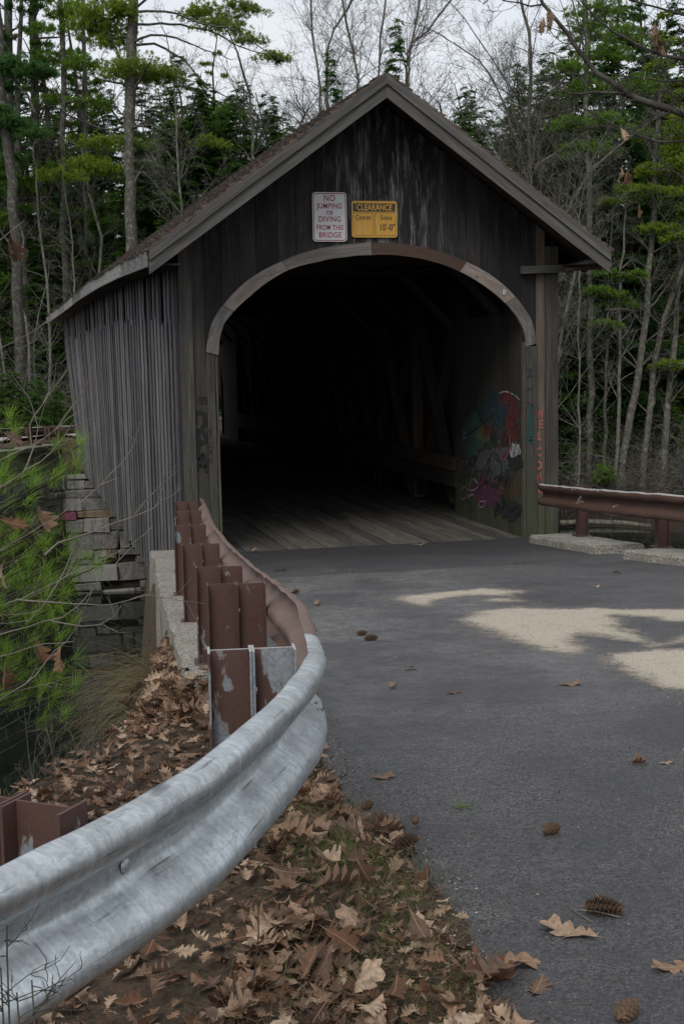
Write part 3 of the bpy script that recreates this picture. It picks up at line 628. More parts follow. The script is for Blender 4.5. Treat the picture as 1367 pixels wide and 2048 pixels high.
# interior panels
def panel(x, y0, y1, sg):
    m = MB(); y = y0
    while y < y1-.05:
        wd = min(rng.uniform(.2, .3), y1-y); m.beam((x, y+wd/2, -.05), (x, y+wd/2, 3.38+rng.uniform(-.01, .01)), wd-.006, .026, (sg, 0, 0), r=rng.random()*.5); y += wd
    return m
for x, sg in ((2.315, 1), (-2.315, -1)):
    panel(x, .08, 3.25, sg).build('inner_panel', M['panel'], bridge)
    panel(x*1.01, 26.9, 30.1, sg).build('inner_panel', M['jamb'], bridge)
    for z0, z1 in ((.76, 1.0), (.48, .735)):
        m = MB()
        for k in range(6): m.beam((x*1.012, 3.3+k*3.93, (z0+z1)/2), (x*1.012, 3.3+(k+1)*3.93-.01, (z0+z1)/2), .09, z1-z0, (0, 0, 1), jit=.012)
        m.build('guard_beam', M['timber'], bridge)
    for k in range(12):
        y = 1.2+k*2.66; board('truss_post', (x*1.12, y, -.1), (x*1.12, y, 3.95), .2, .24, (0, 1, 0), 'timber')
        if k < 11:
            board('truss_diagonal', (x*1.10, y+.1, .1), (x*1.10, y+2.56, 3.85), .16, .2, (1, 0, 0), 'timber')
            board('truss_diagonal', (x*1.145, y+2.56, .1), (x*1.145, y+.1, 3.85), .14, .2, (1, 0, 0), 'timber')
    board('truss_chord', (x*1.12, .3, 4.05), (x*1.12, 31.4, 4.05), .26, .24, (0, 0, 1), 'timber')
    board('truss_chord', (x*1.12, .3, -.28), (x*1.12, 31.4, -.28), .26, .3, (0, 0, 1), 'timber')
for k in range(12):
    y = 1.2+k*2.66; board('tie_beam', (-2.7, y, 4.28), (2.7, y, 4.28), .2, .22, (0, 0, 1), 'timber')
    if k < 11: board('sway_brace', (-2.5, y, 4.22), (2.5, y+2.66, 4.22), .12, .12, (0, 0, 1), 'timber')
    for s in (-1, 1):
        board('knee_brace', (s*2.55, y+.11, 3.2), (s*1.6, y+.11, 4.2), .1, .14, (0, 1, 0), 'timber')
        board('rafter', (s*2.95, y, 4.25), (0, y, 6.35), .1, .16, (0, 0, 1), 'timber', wp=True)
# deck
m = MB(); x = -2.75
while x < 2.75:
    wd = rng.uniform(.17, .235); y = -.03
    while y < 31.6:
        l_ = min(rng.uniform(2.5, 5.5), 31.6-y); dz = rng.uniform(-.012, .006)
        m.beam((x+wd/2, y+.003, -.04+dz), (x+wd/2, y+l_-.006, -.04+dz), wd-rng.uniform(.006, .016), .08, (0, 0, 1), r=rng.random()); y += l_
    x += wd
m.build('deck', M['deck'], bridge)
m = MB(); m.box(-2.75, 2.75, .02, 31.5, -.2, -.095); m.build('deck_boards_below', M['trimdark'], bridge)
# roof -----------------------------------------------------------
SL = (6.6-4.24)/3.28
def roofside(s):
    m = MB(); y = -.86; seg = 1.3
    for k in range(27):
        y0, y1 = y, min(y+seg, 33.4)
        V = []
        for yy in (y0, y1):
            for (x, z) in ((0, 6.58), (s*3.3, 6.58-SL*3.3), (s*3.3, 6.50-SL*3.3), (0, 6.50)): V.append((x, yy, z))
        m.add(V, [(0, 1, 2, 3), (7, 6, 5, 4), (0, 4, 5, 1), (1, 5, 6, 2), (2, 6, 7, 3)], [(p[1], p[0], 0) for p in V])
        y = y1
    warpmb(m).build('roof', [M['timber']], bridge)
    m = MB(); L = 3.3/math.cos(math.atan(SL)); nC = 30; cs, sn = math.cos(math.atan(SL)), math.sin(math.atan(SL))
    for c in range(nC):
        u0 = c*L/nC; u1 = u0+L/nC+.03; y = -.9-rng.uniform(0, .02)
        while y < 33.4:
            y1 = min(y+(rng.uniform(.12, .34) if y < 6 else rng.uniform(.6, 1.6)), 33.45); t = .014+rng.uniform(0, .022); uu = u1+rng.uniform(-.015, .02)
            if u0 == 0: pass
            def P(u, h): return (s*(u*cs-(-h)*sn*0+h*sn), 0, 6.585-u*sn+h*cs)
            a = P(u0, .012); b = P(uu, .02+t); b0 = P(uu, .0)
            V = [(a[0], y, a[2]), (b[0], y, b[2]), (b0[0], y, b0[2]), (a[0], y1-.004, a[2]), (b[0], y1-.004, b[2]), (b0[0], y1-.004, b0[2])]
            m.add(V, [(0, 2, 1), (3, 4, 5), (0, 1, 4, 3), (1, 2, 5, 4)]); y = y1
    return warpmb(m).build('roof_shingles', M['shingle'], bridge)
roofside(-1); roofside(1)
for s in (-1, 1):
    a = math.atan(SL); n_ = (s*math.sin(a), 0, math.cos(a))
    o1, o2 = .062, .195
    for nm, off, hh, yy, mt in (('rake_board', o1, .122, -.895, 'rake'), ('rake_board', o2, .145, -.862, 'rake')):
        p0 = np.array([0, yy, 6.6])-np.array([0, 0, 1])*off/math.cos(a)*1.0; p1 = np.array([s*3.29, yy, 6.6-SL*3.29])-np.array([0, 0, 1])*off/math.cos(a)
        hv = hh/math.cos(a)/2
        m = MB(); V = [(0, yy, p0[2]+hv), (0, yy, p0[2]-hv), (p1[0], yy, p1[2]-hv), (p1[0], yy, p1[2]+hv)]
        m.prism([(v[0], v[1]-.015, v[2]) for v in V][::(1 if s < 0 else 1)], (0, .03, 0), rng.random()*.5, G=[(0, .1, 0), (0, -.1, 0), (4, -.1, 0), (4, .1, 0)])
        m.build(nm, M[mt], bridge)
    # fascia along the eave, in lengths
    y = -.84; k = 0
    while y < 33.3:
        y1 = min(y+rng.uniform(2.2, 4.2), 33.4); m = MB(); n = 4; r = rng.random()
        for j in range(n):
            ya_, yb_ = y+(y1-y)*j/n, y+(y1-y)*(j+1)/n
            m.beam((s*3.315, ya_, 4.115), (s*3.315, yb_-(0.006 if j == n-1 else 0), 4.115), .026, .235, (0, 0, 1), r=r)
        warpmb(m).build('fascia_board', M['fascia'], bridge); y = y1; k += 1
    m = MB()
    for k in range(12):
        y0, y1 = -.80+k*2.85, -.80+(k+1)*2.85; m.box(*(sorted((s*2.86, s*3.29))), y0, y1, 4.03, 4.05)
    warpmb(m).build('soffit', M['trimdark'], bridge)
# boards closing the eave return at the portal corners
m = MB(); m.beam((2.87, -.3, 3.99), (3.27, -.72, 4.0), .12, .05); m.build('lookout', M['trimdark'], bridge)

# lettering ------------------------------------------------------
def text_mesh(body, size, sx=1., bold=0., space=1., depth=.0015):
    c = bpy.data.curves.new('letters', 'FONT'); c.body = body; c.size = size; c.align_x = 'CENTER'; c.align_y = 'CENTER'
    c.offset = bold; c.space_character = space; c.extrude = depth
    o = bpy.data.objects.new('letters', c); COL.objects.link(o); dg = bpy.context.evaluated_depsgraph_get()
    me = bpy.data.meshes.new_from_object(o.evaluated_get(dg)); bpy.data.objects.remove(o)
    me.transform(Matrix.Diagonal((sx, 1, 1, 1))); return me
RXZ = Matrix.Rotation(PI/2, 4, 'X')
def letter(name, body, size, x, z, y, mat, sx=1., bold=0., space=1., rot=0., parent=bridge, label=None):
    me = text_mesh(body, size, sx, bold, space); me.transform(Matrix.Rotation(rot, 4, 'Z')); me.transform(RXZ); me.transform(Matrix.Translation((x, y, z)))
    me.materials.clear(); me.materials.append(mat); o = put(name, me, parent)
    if label: o['label'] = label
    return o
def spray(name, col, worn=.45):
    k = NT(name); k.set(col, .9); n = k.noise(k.map(k.geo(), (40, 40, 6)), 1., 4, .7); t = k.n('BsdfTransparent'); mx = k.n('MixShader')
    k.l(k.ramp(n, (worn, 1.), (worn+.12, 0.)), mx.inputs[0]); k.l(t.outputs[0], mx.inputs[1]); k.l(k.b.outputs[0], mx.inputs[2]); k.l(mx.outputs[0], k.out.inputs[0]); return k.m
SP = {n_: spray('spray_'+n_, c_, w_) for n_, c_, w_ in (('black', (.006, .006, .007), .72), ('green', (.012, .045, .035), .60), ('coral', (.28, .08, .05), .55), ('pink', (.27, .15, .14), .47), ('magenta', (.085, .018, .06), .45),
      ('teal', (.01, .045, .045), .42), ('red', (.10, .012, .014), .46), ('orange', (.12, .055, .02), .38), ('white', (.35, .35, .37), .44), ('yellow', (.11, .10, .03), .42), ('blue', (.012, .04, .065), .42), ('grey', (.05, .055, .06), .52), ('dim', (.02, .02, .02), .52))}
# WELCOME down the right hand board, letters stacked one below another
zt = [ony(0, y_, -.05)[2] for y_ in (580, 1)] and None
for ch, py, px in (('W', 829, 1079), ('E', 850, 1080), ('L', 873, 1077), ('C', 905, 1076), ('O', 932, 1076), ('M', 956, 1077), ('E', 978, 1079)):
    p = ony(px, py, -.012); ro_ = rng.uniform(-.14, .14); me_ = letter('welcome_letter', ch, .175, p[0], p[2], -.018, SP['coral'], .80 if ch not in 'WM' else .62, .001, rot=ro_)
    letter('welcome_letter', ch, .175, p[0], p[2], -.0155, SP['pink'], .80 if ch not in 'WM' else .62, .009, rot=ro_)
p = ony(1058, 848, -.056); letter('graffiti_name', 'Michael', .155, p[0], p[2], -.058, SP['green'], 1.25, .007, 1., PI/2)
p = ony(1058, 775, -.056); letter('graffiti_mark', 'H T 7', .13, p[0], p[2], -.058, SP['dim'], 1.6, .004, 1.2, -PI/2)
def ribbon(name, pts, width, mat, plane, closed=False, parent=bridge, eps=.002):
    """thin painted line; pts are (a,z) in a vertical plane: ('x',X) or ('y',Y)"""
    P = np.array(pts, float); T = np.linspace(0, len(P)-1, (len(P)-1)*6+1)
    def cr(t):
        i = int(min(t, len(P)-2)); f = t-i; p0, p1, p2, p3 = P[max(i-1, 0)], P[i], P[i+1], P[min(i+2, len(P)-1)]
        return .5*(2*p1+(p2-p0)*f+(2*p0-5*p1+4*p2-p3)*f*f+(3*p1-p0-3*p2+p3)*f**3)
    Q = [cr(t) for t in T]; V = []
    for i, q in enumerate(Q):
        d = Q[min(i+1, len(Q)-1)]-Q[max(i-1, 0)]; d = d/(np.linalg.norm(d)+1e-9); n_ = np.array([-d[1], d[0]])*width*.5*(.8+.4*rng.random())
        for e in (q+n_, q-n_): V.append((plane[1], e[0], e[1]) if plane[0] == 'x' else (e[0], plane[1], e[1]))
    F = [(2*i, 2*i+1, 2*i+3, 2*i+2) for i in range(len(Q)-1)]
    m = MB(); m.add(V, F); return m.build(name, mat, parent)
def py_(px, py): p = ony(px, py, -.012); return (p[0], p[2])
pl_ = ('y', -.0155)
ribbon('graffiti_letter', [py_(391, 850), py_(391, 830), py_(401, 825), py_(410, 833), py_(409, 848), py_(403, 856)], .06, SP['black'], pl_)
ribbon('graffiti_letter', [py_(396, 920), py_(397, 880), py_(395, 862), py_(405, 863), py_(411, 875), py_(410, 883), py_(400, 886)], .06, SP['black'], pl_)
ribbon('graffiti_letter', [py_(395, 942), py_(401, 918), py_(405, 908), py_(410, 920), py_(413, 945)], .05, SP['black'], pl_)
ribbon('graffiti_letter', [py_(399, 931), py_(405, 932), py_(411, 934)], .045, SP['black'], pl_)
p = py_(405, 797); letter('graffiti_words', 'KEEP', .07, p[0], p[1], -.0155, SP['dim'], .9, .002); p = py_(405, 805); letter('graffiti_words', 'OUT', .07, p[0], p[1], -.0155, SP['dim'], .9, .002)
for ch, yy in (('B', 864), ('Y', 876), ('O', 891), ('N', 904), ('X', 922)):
    p = ony(420, yy, -.035); letter('graffiti_words', ch, .10, p[0], p[2], -.0345, SP['black'], .7, .001)
# right inner panel: layers of scrawl (real paint marks on the boards)
PX = 2.3005
def pp(px, py): p = onx(px, py, PX); return (p[1], p[2])
def blob(cx, cy, rx, ry, mat, eps, n=22, seed=0):
    rr = random.Random(seed); V = []; c = pp(cx, cy)
    for k in range(n):
        t = 2*PI*k/n; s_ = rr.uniform(.7, 1.2); q = pp(cx+rx*math.cos(t)*s_, cy+ry*math.sin(t)*s_); V.append((PX-eps, q[0], q[1]))
    m = MB(); m.add([(PX-eps, c[0], c[1])]+V, [(0, 1+k, 1+(k+1) % n) for k in range(n)]); m.build('graffiti_patch', mat, bridge)
for i, (cx, cy, rx, ry, mt) in enumerate([(985, 840, 42, 55, 'teal'), (945, 870, 22, 45, 'green'), (1012, 800, 20, 18, 'red'), (1024, 850, 15, 42, 'red'), (990, 820, 30, 30, 'blue'), (965, 865, 14, 22, 'yellow'), (975, 860, 9, 14, 'red'), (972, 985, 32, 34, 'magenta'),
                                      (985, 925, 40, 36, 'grey'), (1018, 978, 24, 22, 'orange'), (1020, 1020, 24, 20, 'black'), (1030, 920, 16, 20, 'black'), (1030, 900, 12, 16, 'white')]):
    blob(cx, cy, rx, ry, SP[mt], .0020+.0006*i, seed=i)
for i, (pts, wd, mt) in enumerate([([(930, 873), (958, 853), (975, 838), (988, 825)], .035, 'black'), ([(936, 806), (945, 808), (960, 830), (980, 870), (992, 900)], .028, 'black'),
        ([(1000, 862), (1000, 905), (1008, 915), (1019, 895), (1019, 862), (1010, 880), (1000, 862)], .07, 'red'), ([(1000, 860), (999, 905), (1008, 920), (1020, 895), (1020, 858)], .018, 'pink'),
        ([(925, 900), (930, 918), (948, 925), (958, 905), (950, 930), (965, 945), (980, 915), (975, 960), (995, 972), (1003, 930), (990, 915)], .03, 'black'),
        ([(982, 905), (978, 950), (990, 970), (1003, 950), (1000, 915), (986, 905)], .02, 'black'), ([(925, 965), (935, 998), (945, 975), (950, 1002), (962, 960), (970, 1010), (980, 970), (985, 1000)], .018, 'magenta'),
        ([(945, 990), (960, 975), (968, 1012), (975, 960)], .018, 'magenta'), ([(998, 787), (1012, 783), (1030, 790), (1040, 800)], .02, 'white'), ([(1000, 975), (1022, 980), (1040, 972)], .03, 'orange'), ([(1015, 955), (1020, 1000)], .03, 'orange'),
        ([(1035, 955), (1040, 985)], .03, 'orange'), ([(968, 810), (985, 842), (993, 822), (978, 868)], .02, 'yellow'), ([(965, 850), (955, 868), (968, 885), (980, 868), (968, 852)], .022, 'yellow'),
        ([(990, 1035), (995, 1005), (1006, 1015), (1010, 1000), (1022, 1020), (1035, 1010), (1038, 1030)], .028, 'black'), ([(978, 836), (1000, 830), (1015, 842)], .02, 'blue')]):
    ribbon('graffiti_scrawl', [pp(*q) for q in pts], wd, SP[mt], ('x', PX-.011-.0007*i))

rs = random.Random(77)
for i in range(34):
    cx_, cy_ = rs.uniform(922, 1036), rs.uniform(790, 1040); a0 = rs.uniform(0, 6.28); P = []; w2 = rs.uniform(4, 15)
    for q in range(rs.randint(4, 9)): P.append((min(max(cx_+w2*math.cos(a0+q*1.3)*rs.uniform(.3, 1.2)+q*rs.uniform(-1, 2), 914), 1040), cy_+w2*1.3*math.sin(a0+q*1.3)*rs.uniform(.3, 1.2)))
    ribbon('graffiti_scrawl', [pp(*q) for q in P], rs.uniform(.010, .022), SP[rs.choice(['black', 'black', 'black', 'grey', 'white', 'red', 'teal', 'magenta', 'dim', 'pink', 'blue'])], ('x', PX-.023-.0003*i))
# ---------------------------------------------------------------- signs on the gable
def worn_sign(name, base, dirt, amt, streak=False):
    k = NT(name); p = k.geo(); n = k.noise(p, 45, 5, .7); v = k.noise(k.map(p, (50, 50, 4)), 1., 4, .65)
    c = k.mix(k.ramp(n, (amt, 0.), (amt+.1, .8)), base, dirt)
    if streak: c = k.mix(k.ramp(v, (.55, 0.), (.68, .65)), c, (.42, .40, .34))
    return k.set(c, .55, spec=.4)
SG = {'white': worn_sign('white_sign_face', (.50, .51, .52), (.20, .21, .2), .6), 'red': worn_sign('red_sign_ink', (.26, .018, .03), (.32, .12, .12), .66),
      'yellow': worn_sign('yellow_sign_face', (.50, .27, .03), (.28, .19, .07), .52, True), 'ink': worn_sign('black_sign_ink', (.02, .02, .018), (.15, .11, .04), .62, True)}
def rrect(x0, x1, z0, z1, r, y, n=5):
    P = []
    for cx, cz, a in ((x1-r, z0+r, -90), (x1-r, z1-r, 0), (x0+r, z1-r, 90), (x0+r, z0+r, 180)):
        for k in range(n+1): t = math.radians(a+90*k/n); P.append((cx+r*math.cos(t), y, cz+r*math.sin(t)))
    return P
def frame(parent, name, x0, x1, z0, z1, r, y, t, mat):
    A = rrect(x0, x1, z0, z1, r, y); B = rrect(x0+t, x1-t, z0+t, z1-t, max(r-t, .004), y); n = len(A); m = MB()
    m.add(A+B, [(i, (i+1) % n, n+(i+1) % n, n+i) for i in range(n)]); return m.build(name, mat, parent)
s1 = thing('sign', 'white warning sign with red letters forbidding jumping, screwed to the gable', 'sign', (-.63, -.03, 4.76))
def sign_part(root, ob): ob.parent = root; ob.matrix_parent_inverse = Matrix.Translation(-Vector(root.location)); return ob
m = MB(); m.prism(rrect(-.88, -.38, 4.41, 5.10, .05, -.040), (0, .006, 0)); sign_part(s1, m.build('sign_plate', SG['white']))
sign_part(s1, frame(None, 'border', -.868, -.392, 4.422, 5.088, .042, -.0412, .012, SG['red']))
for body, size, z, sx in (('NO', .125, 5.015, .85), ('JUMPING', .105, 4.905, .82), ('OR', .078, 4.812, .85), ('DIVING', .108, 4.722, .86), ('FROM THIS', .098, 4.605, .76), ('BRIDGE', .108, 4.50, .86)):
    sign_part(s1, letter('letters', body, size, -.63, z, -.042, SG['red'], sx, .0012, 1.08, parent=None))
s2 = thing('sign', 'yellow clearance sign with a black header band and worn stripes, screwed to the gable', 'sign', (.03, -.03, 4.73))
x0, x1, z0, z1 = -.31, .367, 4.47, 4.985
m = MB(); m.prism(rrect(x0, x1, z0, z1, .04, -.040), (0, .006, 0)); sign_part(s2, m.build('sign_plate', SG['yellow']))
m = MB(); m.prism(rrect(x0+.022, x1-.022, z1-.150, z1-.035, .012, -.0425), (0, .002, 0)); sign_part(s2, m.build('header_band', SG['ink']))
sign_part(s2, letter('letters', 'CLEARANCE', .118, .03, z1-.096, -.0445, SG['yellow'], .78, .003, 1.02, parent=None))
xm = (x0+x1)/2-.005
for a, b in ((x0+.022, xm-.012), (xm+.012, x1-.022)): sign_part(s2, frame(None, 'border', a, b, z0+.025, z1-.165, .008, -.0425, .0045, SG['ink']))
sign_part(s2, letter('letters', 'Center', .098, x0+.172, z1-.235, -.0425, SG['ink'], .82, 0., 1.05, parent=None)); sign_part(s2, letter('letters', 'Sides', .098, x1-.168, z1-.235, -.0425, SG['ink'], .82, 0., 1.05, parent=None))
sign_part(s2, letter('letters', "10'-0\"", .13, x1-.155, z1-.375, -.0425, SG['ink'], .78, .0015, 1., parent=None))
st = thing('sticker', 'small round black and white sticker on the right curve of the arch trim', 'sticker', (1.985, -.06, 3.685))
def disc(rx, rz, y, cx=1.985, cz=3.685, n=24): return [(cx+rx*math.cos(2*PI*k/n), y, cz+rz*math.sin(2*PI*k/n)) for k in range(n)]
for nm, rx, rz, y, mt in (('sticker_rim', .036, .050, -.0605, SG['ink']), ('sticker_face', .028, .042, -.062, SG['white']), ('sticker_mark', .014, .028, -.0635, SG['ink']), ('sticker_centre', .006, .016, -.065, SG['white'])):
    m = MB(); m.prism(disc(rx, rz, y), (0, .0012, 0)); sign_part(st, m.build(nm, mt))

# ================================================================== GUARDRAILS
PROF = [(.030, .156), (.054, .153), (.072, .143), (.082, .127), (.083, .108), (.079, .088), (.066, .070), (.042, .052), (.019, .037), (.005, .026), (0, .014), (0, 0)]
PROF = PROF+[(d, -z) for d, z in PROF[::-1][1:]]
def resample(P, step):
    P = [np.array(p, float) for p in P]; Q = []
    def cr(i, f):
        p0, p1, p2, p3 = P[max(i-1, 0)], P[i], P[i+1], P[min(i+2, len(P)-1)]
        return .5*(2*p1+(p2-p0)*f+(2*p0-5*p1+4*p2-p3)*f*f+(3*p1-p0-3*p2+p3)*f**3)
    for i in range(len(P)-1):
        k = max(1, int(np.linalg.norm(P[i+1]-P[i])/step)); Q += [cr(i, j/k) for j in range(k)]
    return Q+[P[-1]]
def wbeam(name, path, side, mat, parent, step=.04, bump=0., edge=None, u0=0., lip=0.):
    """path of (x,y,ztop) on the back plane; side=+1 puts the face to the right of travel"""
    Q = resample(path, step); n = len(PROF); V = []; G = []; u = u0
    for i, q in enumerate(Q):
        t = Q[min(i+1, len(Q)-1)]-Q[max(i-1, 0)]; t[2] = 0; t /= np.linalg.norm(t); nn = np.array([t[1], -t[0], 0])*side
        if i: u += np.linalg.norm(q-Q[i-1])
        for layer in (0, 1):
            for k, (d, z) in enumerate(PROF):
                b = bump*(float(vnoise(u*5+k*.35, k*.5, 3))-.5) if bump else 0; bz = bump*(float(vnoise(u*7., 3.3, 6))-.5) if bump else 0
                V.append(q+nn*(d+lip-(.004 if layer else 0)+b)+np.array([0, 0, z-.156+bz])); G.append((u, z, 0))
    F = []; k_ = len(Q); N = 2*n
    for i in range(k_-1):
        for a in range(n-1):
            F.append((i*N+a, i*N+a+1, (i+1)*N+a+1, (i+1)*N+a)); F.append((i*N+n+a+1, i*N+n+a, (i+1)*N+n+a, (i+1)*N+n+a+1))
        for a in (0, n-1): F.append((i*N+a, (i+1)*N+a, (i+1)*N+n+a, i*N+n+a))
    F += [(a, n+a, n+a+1, a+1) for a in range(n-1)]+[((k_-1)*N+a, (k_-1)*N+a+1, (k_-1)*N+n+a+1, (k_-1)*N+n+a) for a in range(n-1)]
    m = MB(); m.add(V, F, G, .5)
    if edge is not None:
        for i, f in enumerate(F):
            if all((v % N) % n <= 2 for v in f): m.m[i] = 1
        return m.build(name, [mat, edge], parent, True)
    return m.build(name, mat, parent, True)
def ipost(parent, loc, nrm_, top, bottom, mat, plate=True, block=True, near=False, blockh=.40):
    """I-section post with I-section blockout; loc = rail back point (x,y), nrm_ points from the rail to the post"""
    n_ = np.array([nrm_[0], nrm_[1], 0.]); n_ /= np.linalg.norm(n_); t = np.array([-n_[1], n_[0], 0.]); o = np.array([loc[0], loc[1], 0.])
    def sec(m, a, b, z0, z1, fl=.10):
        for q in (a, b): c = o+n_*q; m.beam(c+(0, 0, z0), c+(0, 0, z1), fl, .008, n_, r=.4)
        m.beam(o+n_*(a+.004)+(0, 0, z0+.001), o+n_*(b-.004)+(0, 0, z1-.001), .001, .001) if 0 else None
        c = o+n_*(a+b)/2; m.beam(c+(0, 0, z0), c+(0, 0, z1), .007, (b-a)-.009, n_, r=.4)
    p = MB(); sec(p, .158, .300, bottom, top); po = p.build('post', mat, parent)
    if block: b = MB(); sec(b, .006, .148, top-blockh, top-.002); b.build('blockout', mat, po)
    if plate: b = MB(); c = o+n_*.229; b.beam(c+(0, 0, bottom-.005), c+(0, 0, bottom+.012), .24, .2, n_); b.build('base_plate', M['rail'], po)
    if near:
        e = MB()
        for q in (.158, .300, .006, .148): c = o+n_*q+(0, 0, top+.001); e.beam(c-t*.051, c+t*.051, .008, .004, (0, 0, 1))
        for a_, b_ in ((.162, .296), (.010, .144)): e.beam(o+n_*a_+(0, 0, top+.001), o+n_*b_+(0, 0, top+.001), .006, .003, (0, 0, 1))
        e.build('worn_top_edge', M['zincedge'], po)
    for zz, q in ((top-.14, .15), (top-.14, .004)):
        b = MB(); c = o+n_*q; b.tube([c+t*.03+n_*.0+(0, 0, zz), c+t*.03-n_*.012+(0, 0, zz)], .014, 6); b.build('bolt', M['bolt'], po) if q > .1 else None
    return po
gl = thing('guardrail', 'steel guardrail left of the road, brown near the bridge and galvanised where it curves', 'guardrail', (0, 0, 0))
TOPS = [(-17.5, 1.93), (-14.58, 1.755), (-12.25, 1.60), (-10.47, 1.42), (-8.38, 1.29), (-6.33, 1.20), (-3.95, 1.07), (-1.67, .94), (-.9, .90)]
def ztop(y): return float(np.interp(y, [p[0] for p in TOPS], [p[1] for p in TOPS]))
POSTS = [(-4.17, -14.58), (-3.87, -12.27), (-3.70, -10.49), (-3.54, -8.40), (-3.37, -6.34), (-3.09, -3.96), (-2.83, -1.69)]
pb = [(x, y, ztop(y)+.004) for x, y in POSTS[::-1]]; pb = [(-2.76, -1.05, ztop(-1.05))]+pb
w1 = wbeam('rail_beam', pb[:4], -1, M['railpale'], gl, .08, .012, lip=.0)
w2 = wbeam('rail_beam', pb[3:6]+[(-3.885, -12.45, ztop(-12.4)+.004)], -1, M['railpale'], gl, .06, .012, lip=.004)
w3 = wbeam('rail_beam', [(-3.86, -12.1, ztop(-12.1)), (-3.87, -12.27, ztop(-12.27)), (-3.98, -13.4, ztop(-13.4)+.012), (-4.150, -14.42, ztop(-14.42)+.004), (-4.165, -14.5, ztop(-14.5))], -1, M['railpale'], gl, .05, .012)
GP = [(-4.160, -14.42), (-4.188, -14.62), (-4.275, -14.98), (-4.40, -15.30), (-4.575, -15.66), (-4.74, -15.97), (-4.93, -16.24), (-5.13, -16.49), (-5.33, -16.69), (-5.6, -16.88), (-6.0, -17.08), (-6.7, -17.3), (-7.6, -17.5)]
gpath = [(x+.0, y, (1.765 if y > -14.7 else 1.80)+max(0, -15.-y)*.008) for x, y in GP]
gb = wbeam('rail_beam', gpath, -1, M['galv'], gl, .03, .009, lip=.006); gb['label'] = 'curved galvanised steel rail section with spangled grey zinc'
for k, (x, y) in enumerate(POSTS):
    nn = (-1, .12) if k < 4 else (-1, .10)
    ipost(gl, (x-(.02 if k == 0 else .006), y), nn, ztop(y), (float(zr(y))+.12 if k > 1 else float(zr(y))-.1), M[['post_c', 'post_a', 'post_b', 'post_a', 'post_b', 'post_b', 'post_b'][k]], plate=k > 1, near=k == 0)
ipost(gl, (-5.015, -16.33), (-.80, .60), 1.835, .6, M['post_a'], plate=False, near=False)
ipost(gl, (-6.35, -17.2), (-.35, .94), 1.83, .5, M['post_a'], plate=False)
# bolt heads and dark plates standing for open slots of the galvanised section
def dome(parent, c, n_, r, name='bolt', mat='bolt', h=.008, stretch=1.):
    n_ = np.array(n_, float); n_ /= np.linalg.norm(n_); a = np.cross(n_, (0, 0, 1)); a /= np.linalg.norm(a); b = np.cross(n_, a); V = []; K = 12
    for rr, hh in ((1, 0), (.85, .6), (.45, .95)): V += [c+(a*math.cos(2*PI*k/K)*stretch+b*math.sin(2*PI*k/K))*r*rr+n_*h*hh for k in range(K)]
    V.append(c+n_*h); m = MB(); m.add(V, [(i*K+k, i*K+(k+1) % K, (i+1)*K+(k+1) % K, (i+1)*K+k) for i in (0, 1) for k in range(K)]+[(2*K+k, 2*K+(k+1) % K, 3*K) for k in range(K)])
    return m.build(name, M[mat], parent, True)
def railpt(y, dz, d):     # point on the galvanised rail's face
    xs_ = np.interp(y, [p[1] for p in GP][::-1], [p[0] for p in GP][::-1]); x2 = np.interp(y-.02, [p[1] for p in GP][::-1], [p[0] for p in GP][::-1])
    t = np.array([xs_-x2, .02, 0]); t /= np.linalg.norm(t); n_ = np.array([t[1], -t[0], 0.]); z = float(np.interp(y, [p[1] for p in gpath][::-1], [p[2] for p in gpath][::-1]))
    return np.array([xs_, y, z-.156+dz])+n_*(d+.006), n_
for y, dz, d, nm, mt, r, st_ in ((-16.40, .0, .0035, 'slot', 'void', .020, 1.5), (-16.22, .005, .003, 'bolt', 'galv', .019, 1.), (-14.66, .107, .083, 'bolt', 'bolt', .016, 1.4), (-14.6, -.07, .077, 'slot', 'void', .010, 2.2), (-14.63, -.12, .079, 'bolt', 'bolt', .012, 1.2), (-14.52, -.115, .080, 'slot', 'void', .009, 1.8)):
    c, n_ = railpt(y, dz, d); dome(gl, c, n_, r, nm, mt, .0015 if nm == 'slot' else .008, st_)
for dy in (-14.50, -14.60):
    for dz in (.118, -.10, -.062, .068):
        c, n_ = railpt(dy-.06, dz, float(np.interp(abs(dz), [.014, .052, .07, .088, .108, .127, .156], [0, .042, .066, .079, .083, .082, .03]))); dome(gl, c, n_, .010, 'bolt', 'bolt', .006, 1.1)
# right guardrail
gr_ = thing('guardrail', 'brown guardrail with a pale sky-lit worn top edge right of the bridge portal', 'guardrail', (0, 0, 0))
RP = [(2.33, -.72, .885), (2.31, -1.5, .925), (2.27, -2.6, .985), (2.31, -4.2, 1.075), (2.36, -5.2, 1.13), (2.6, -7.5, 1.28), (3.2, -10.5, 1.47), (4.4, -14, 1.68), (6.5, -18, 1.9)]
wbeam('rail_beam', RP, 1, M['rail'], gr_, .08, .014, edge=M['zincedge'])  # pale lip: worn zinc, with the sky's reflection put into its colour
for i, (x, y) in enumerate(((2.315, -1.62), (2.305, -4.05), (2.46, -6.3), (2.86, -9.0), (3.75, -12.2), (5.1, -15.4))):
    zt_ = float(np.interp(y, [p[1] for p in RP][::-1], [p[2] for p in RP][::-1])); ipost(gr_, (x, y), (1, .0 if i < 2 else .25), zt_, float(zr(y))+(.12 if i < 4 else -.1), M['post_a'], plate=i < 4, blockh=.29)
def rx(px, py): p = onx(px, py, 2.135); return (p[1], p[2])
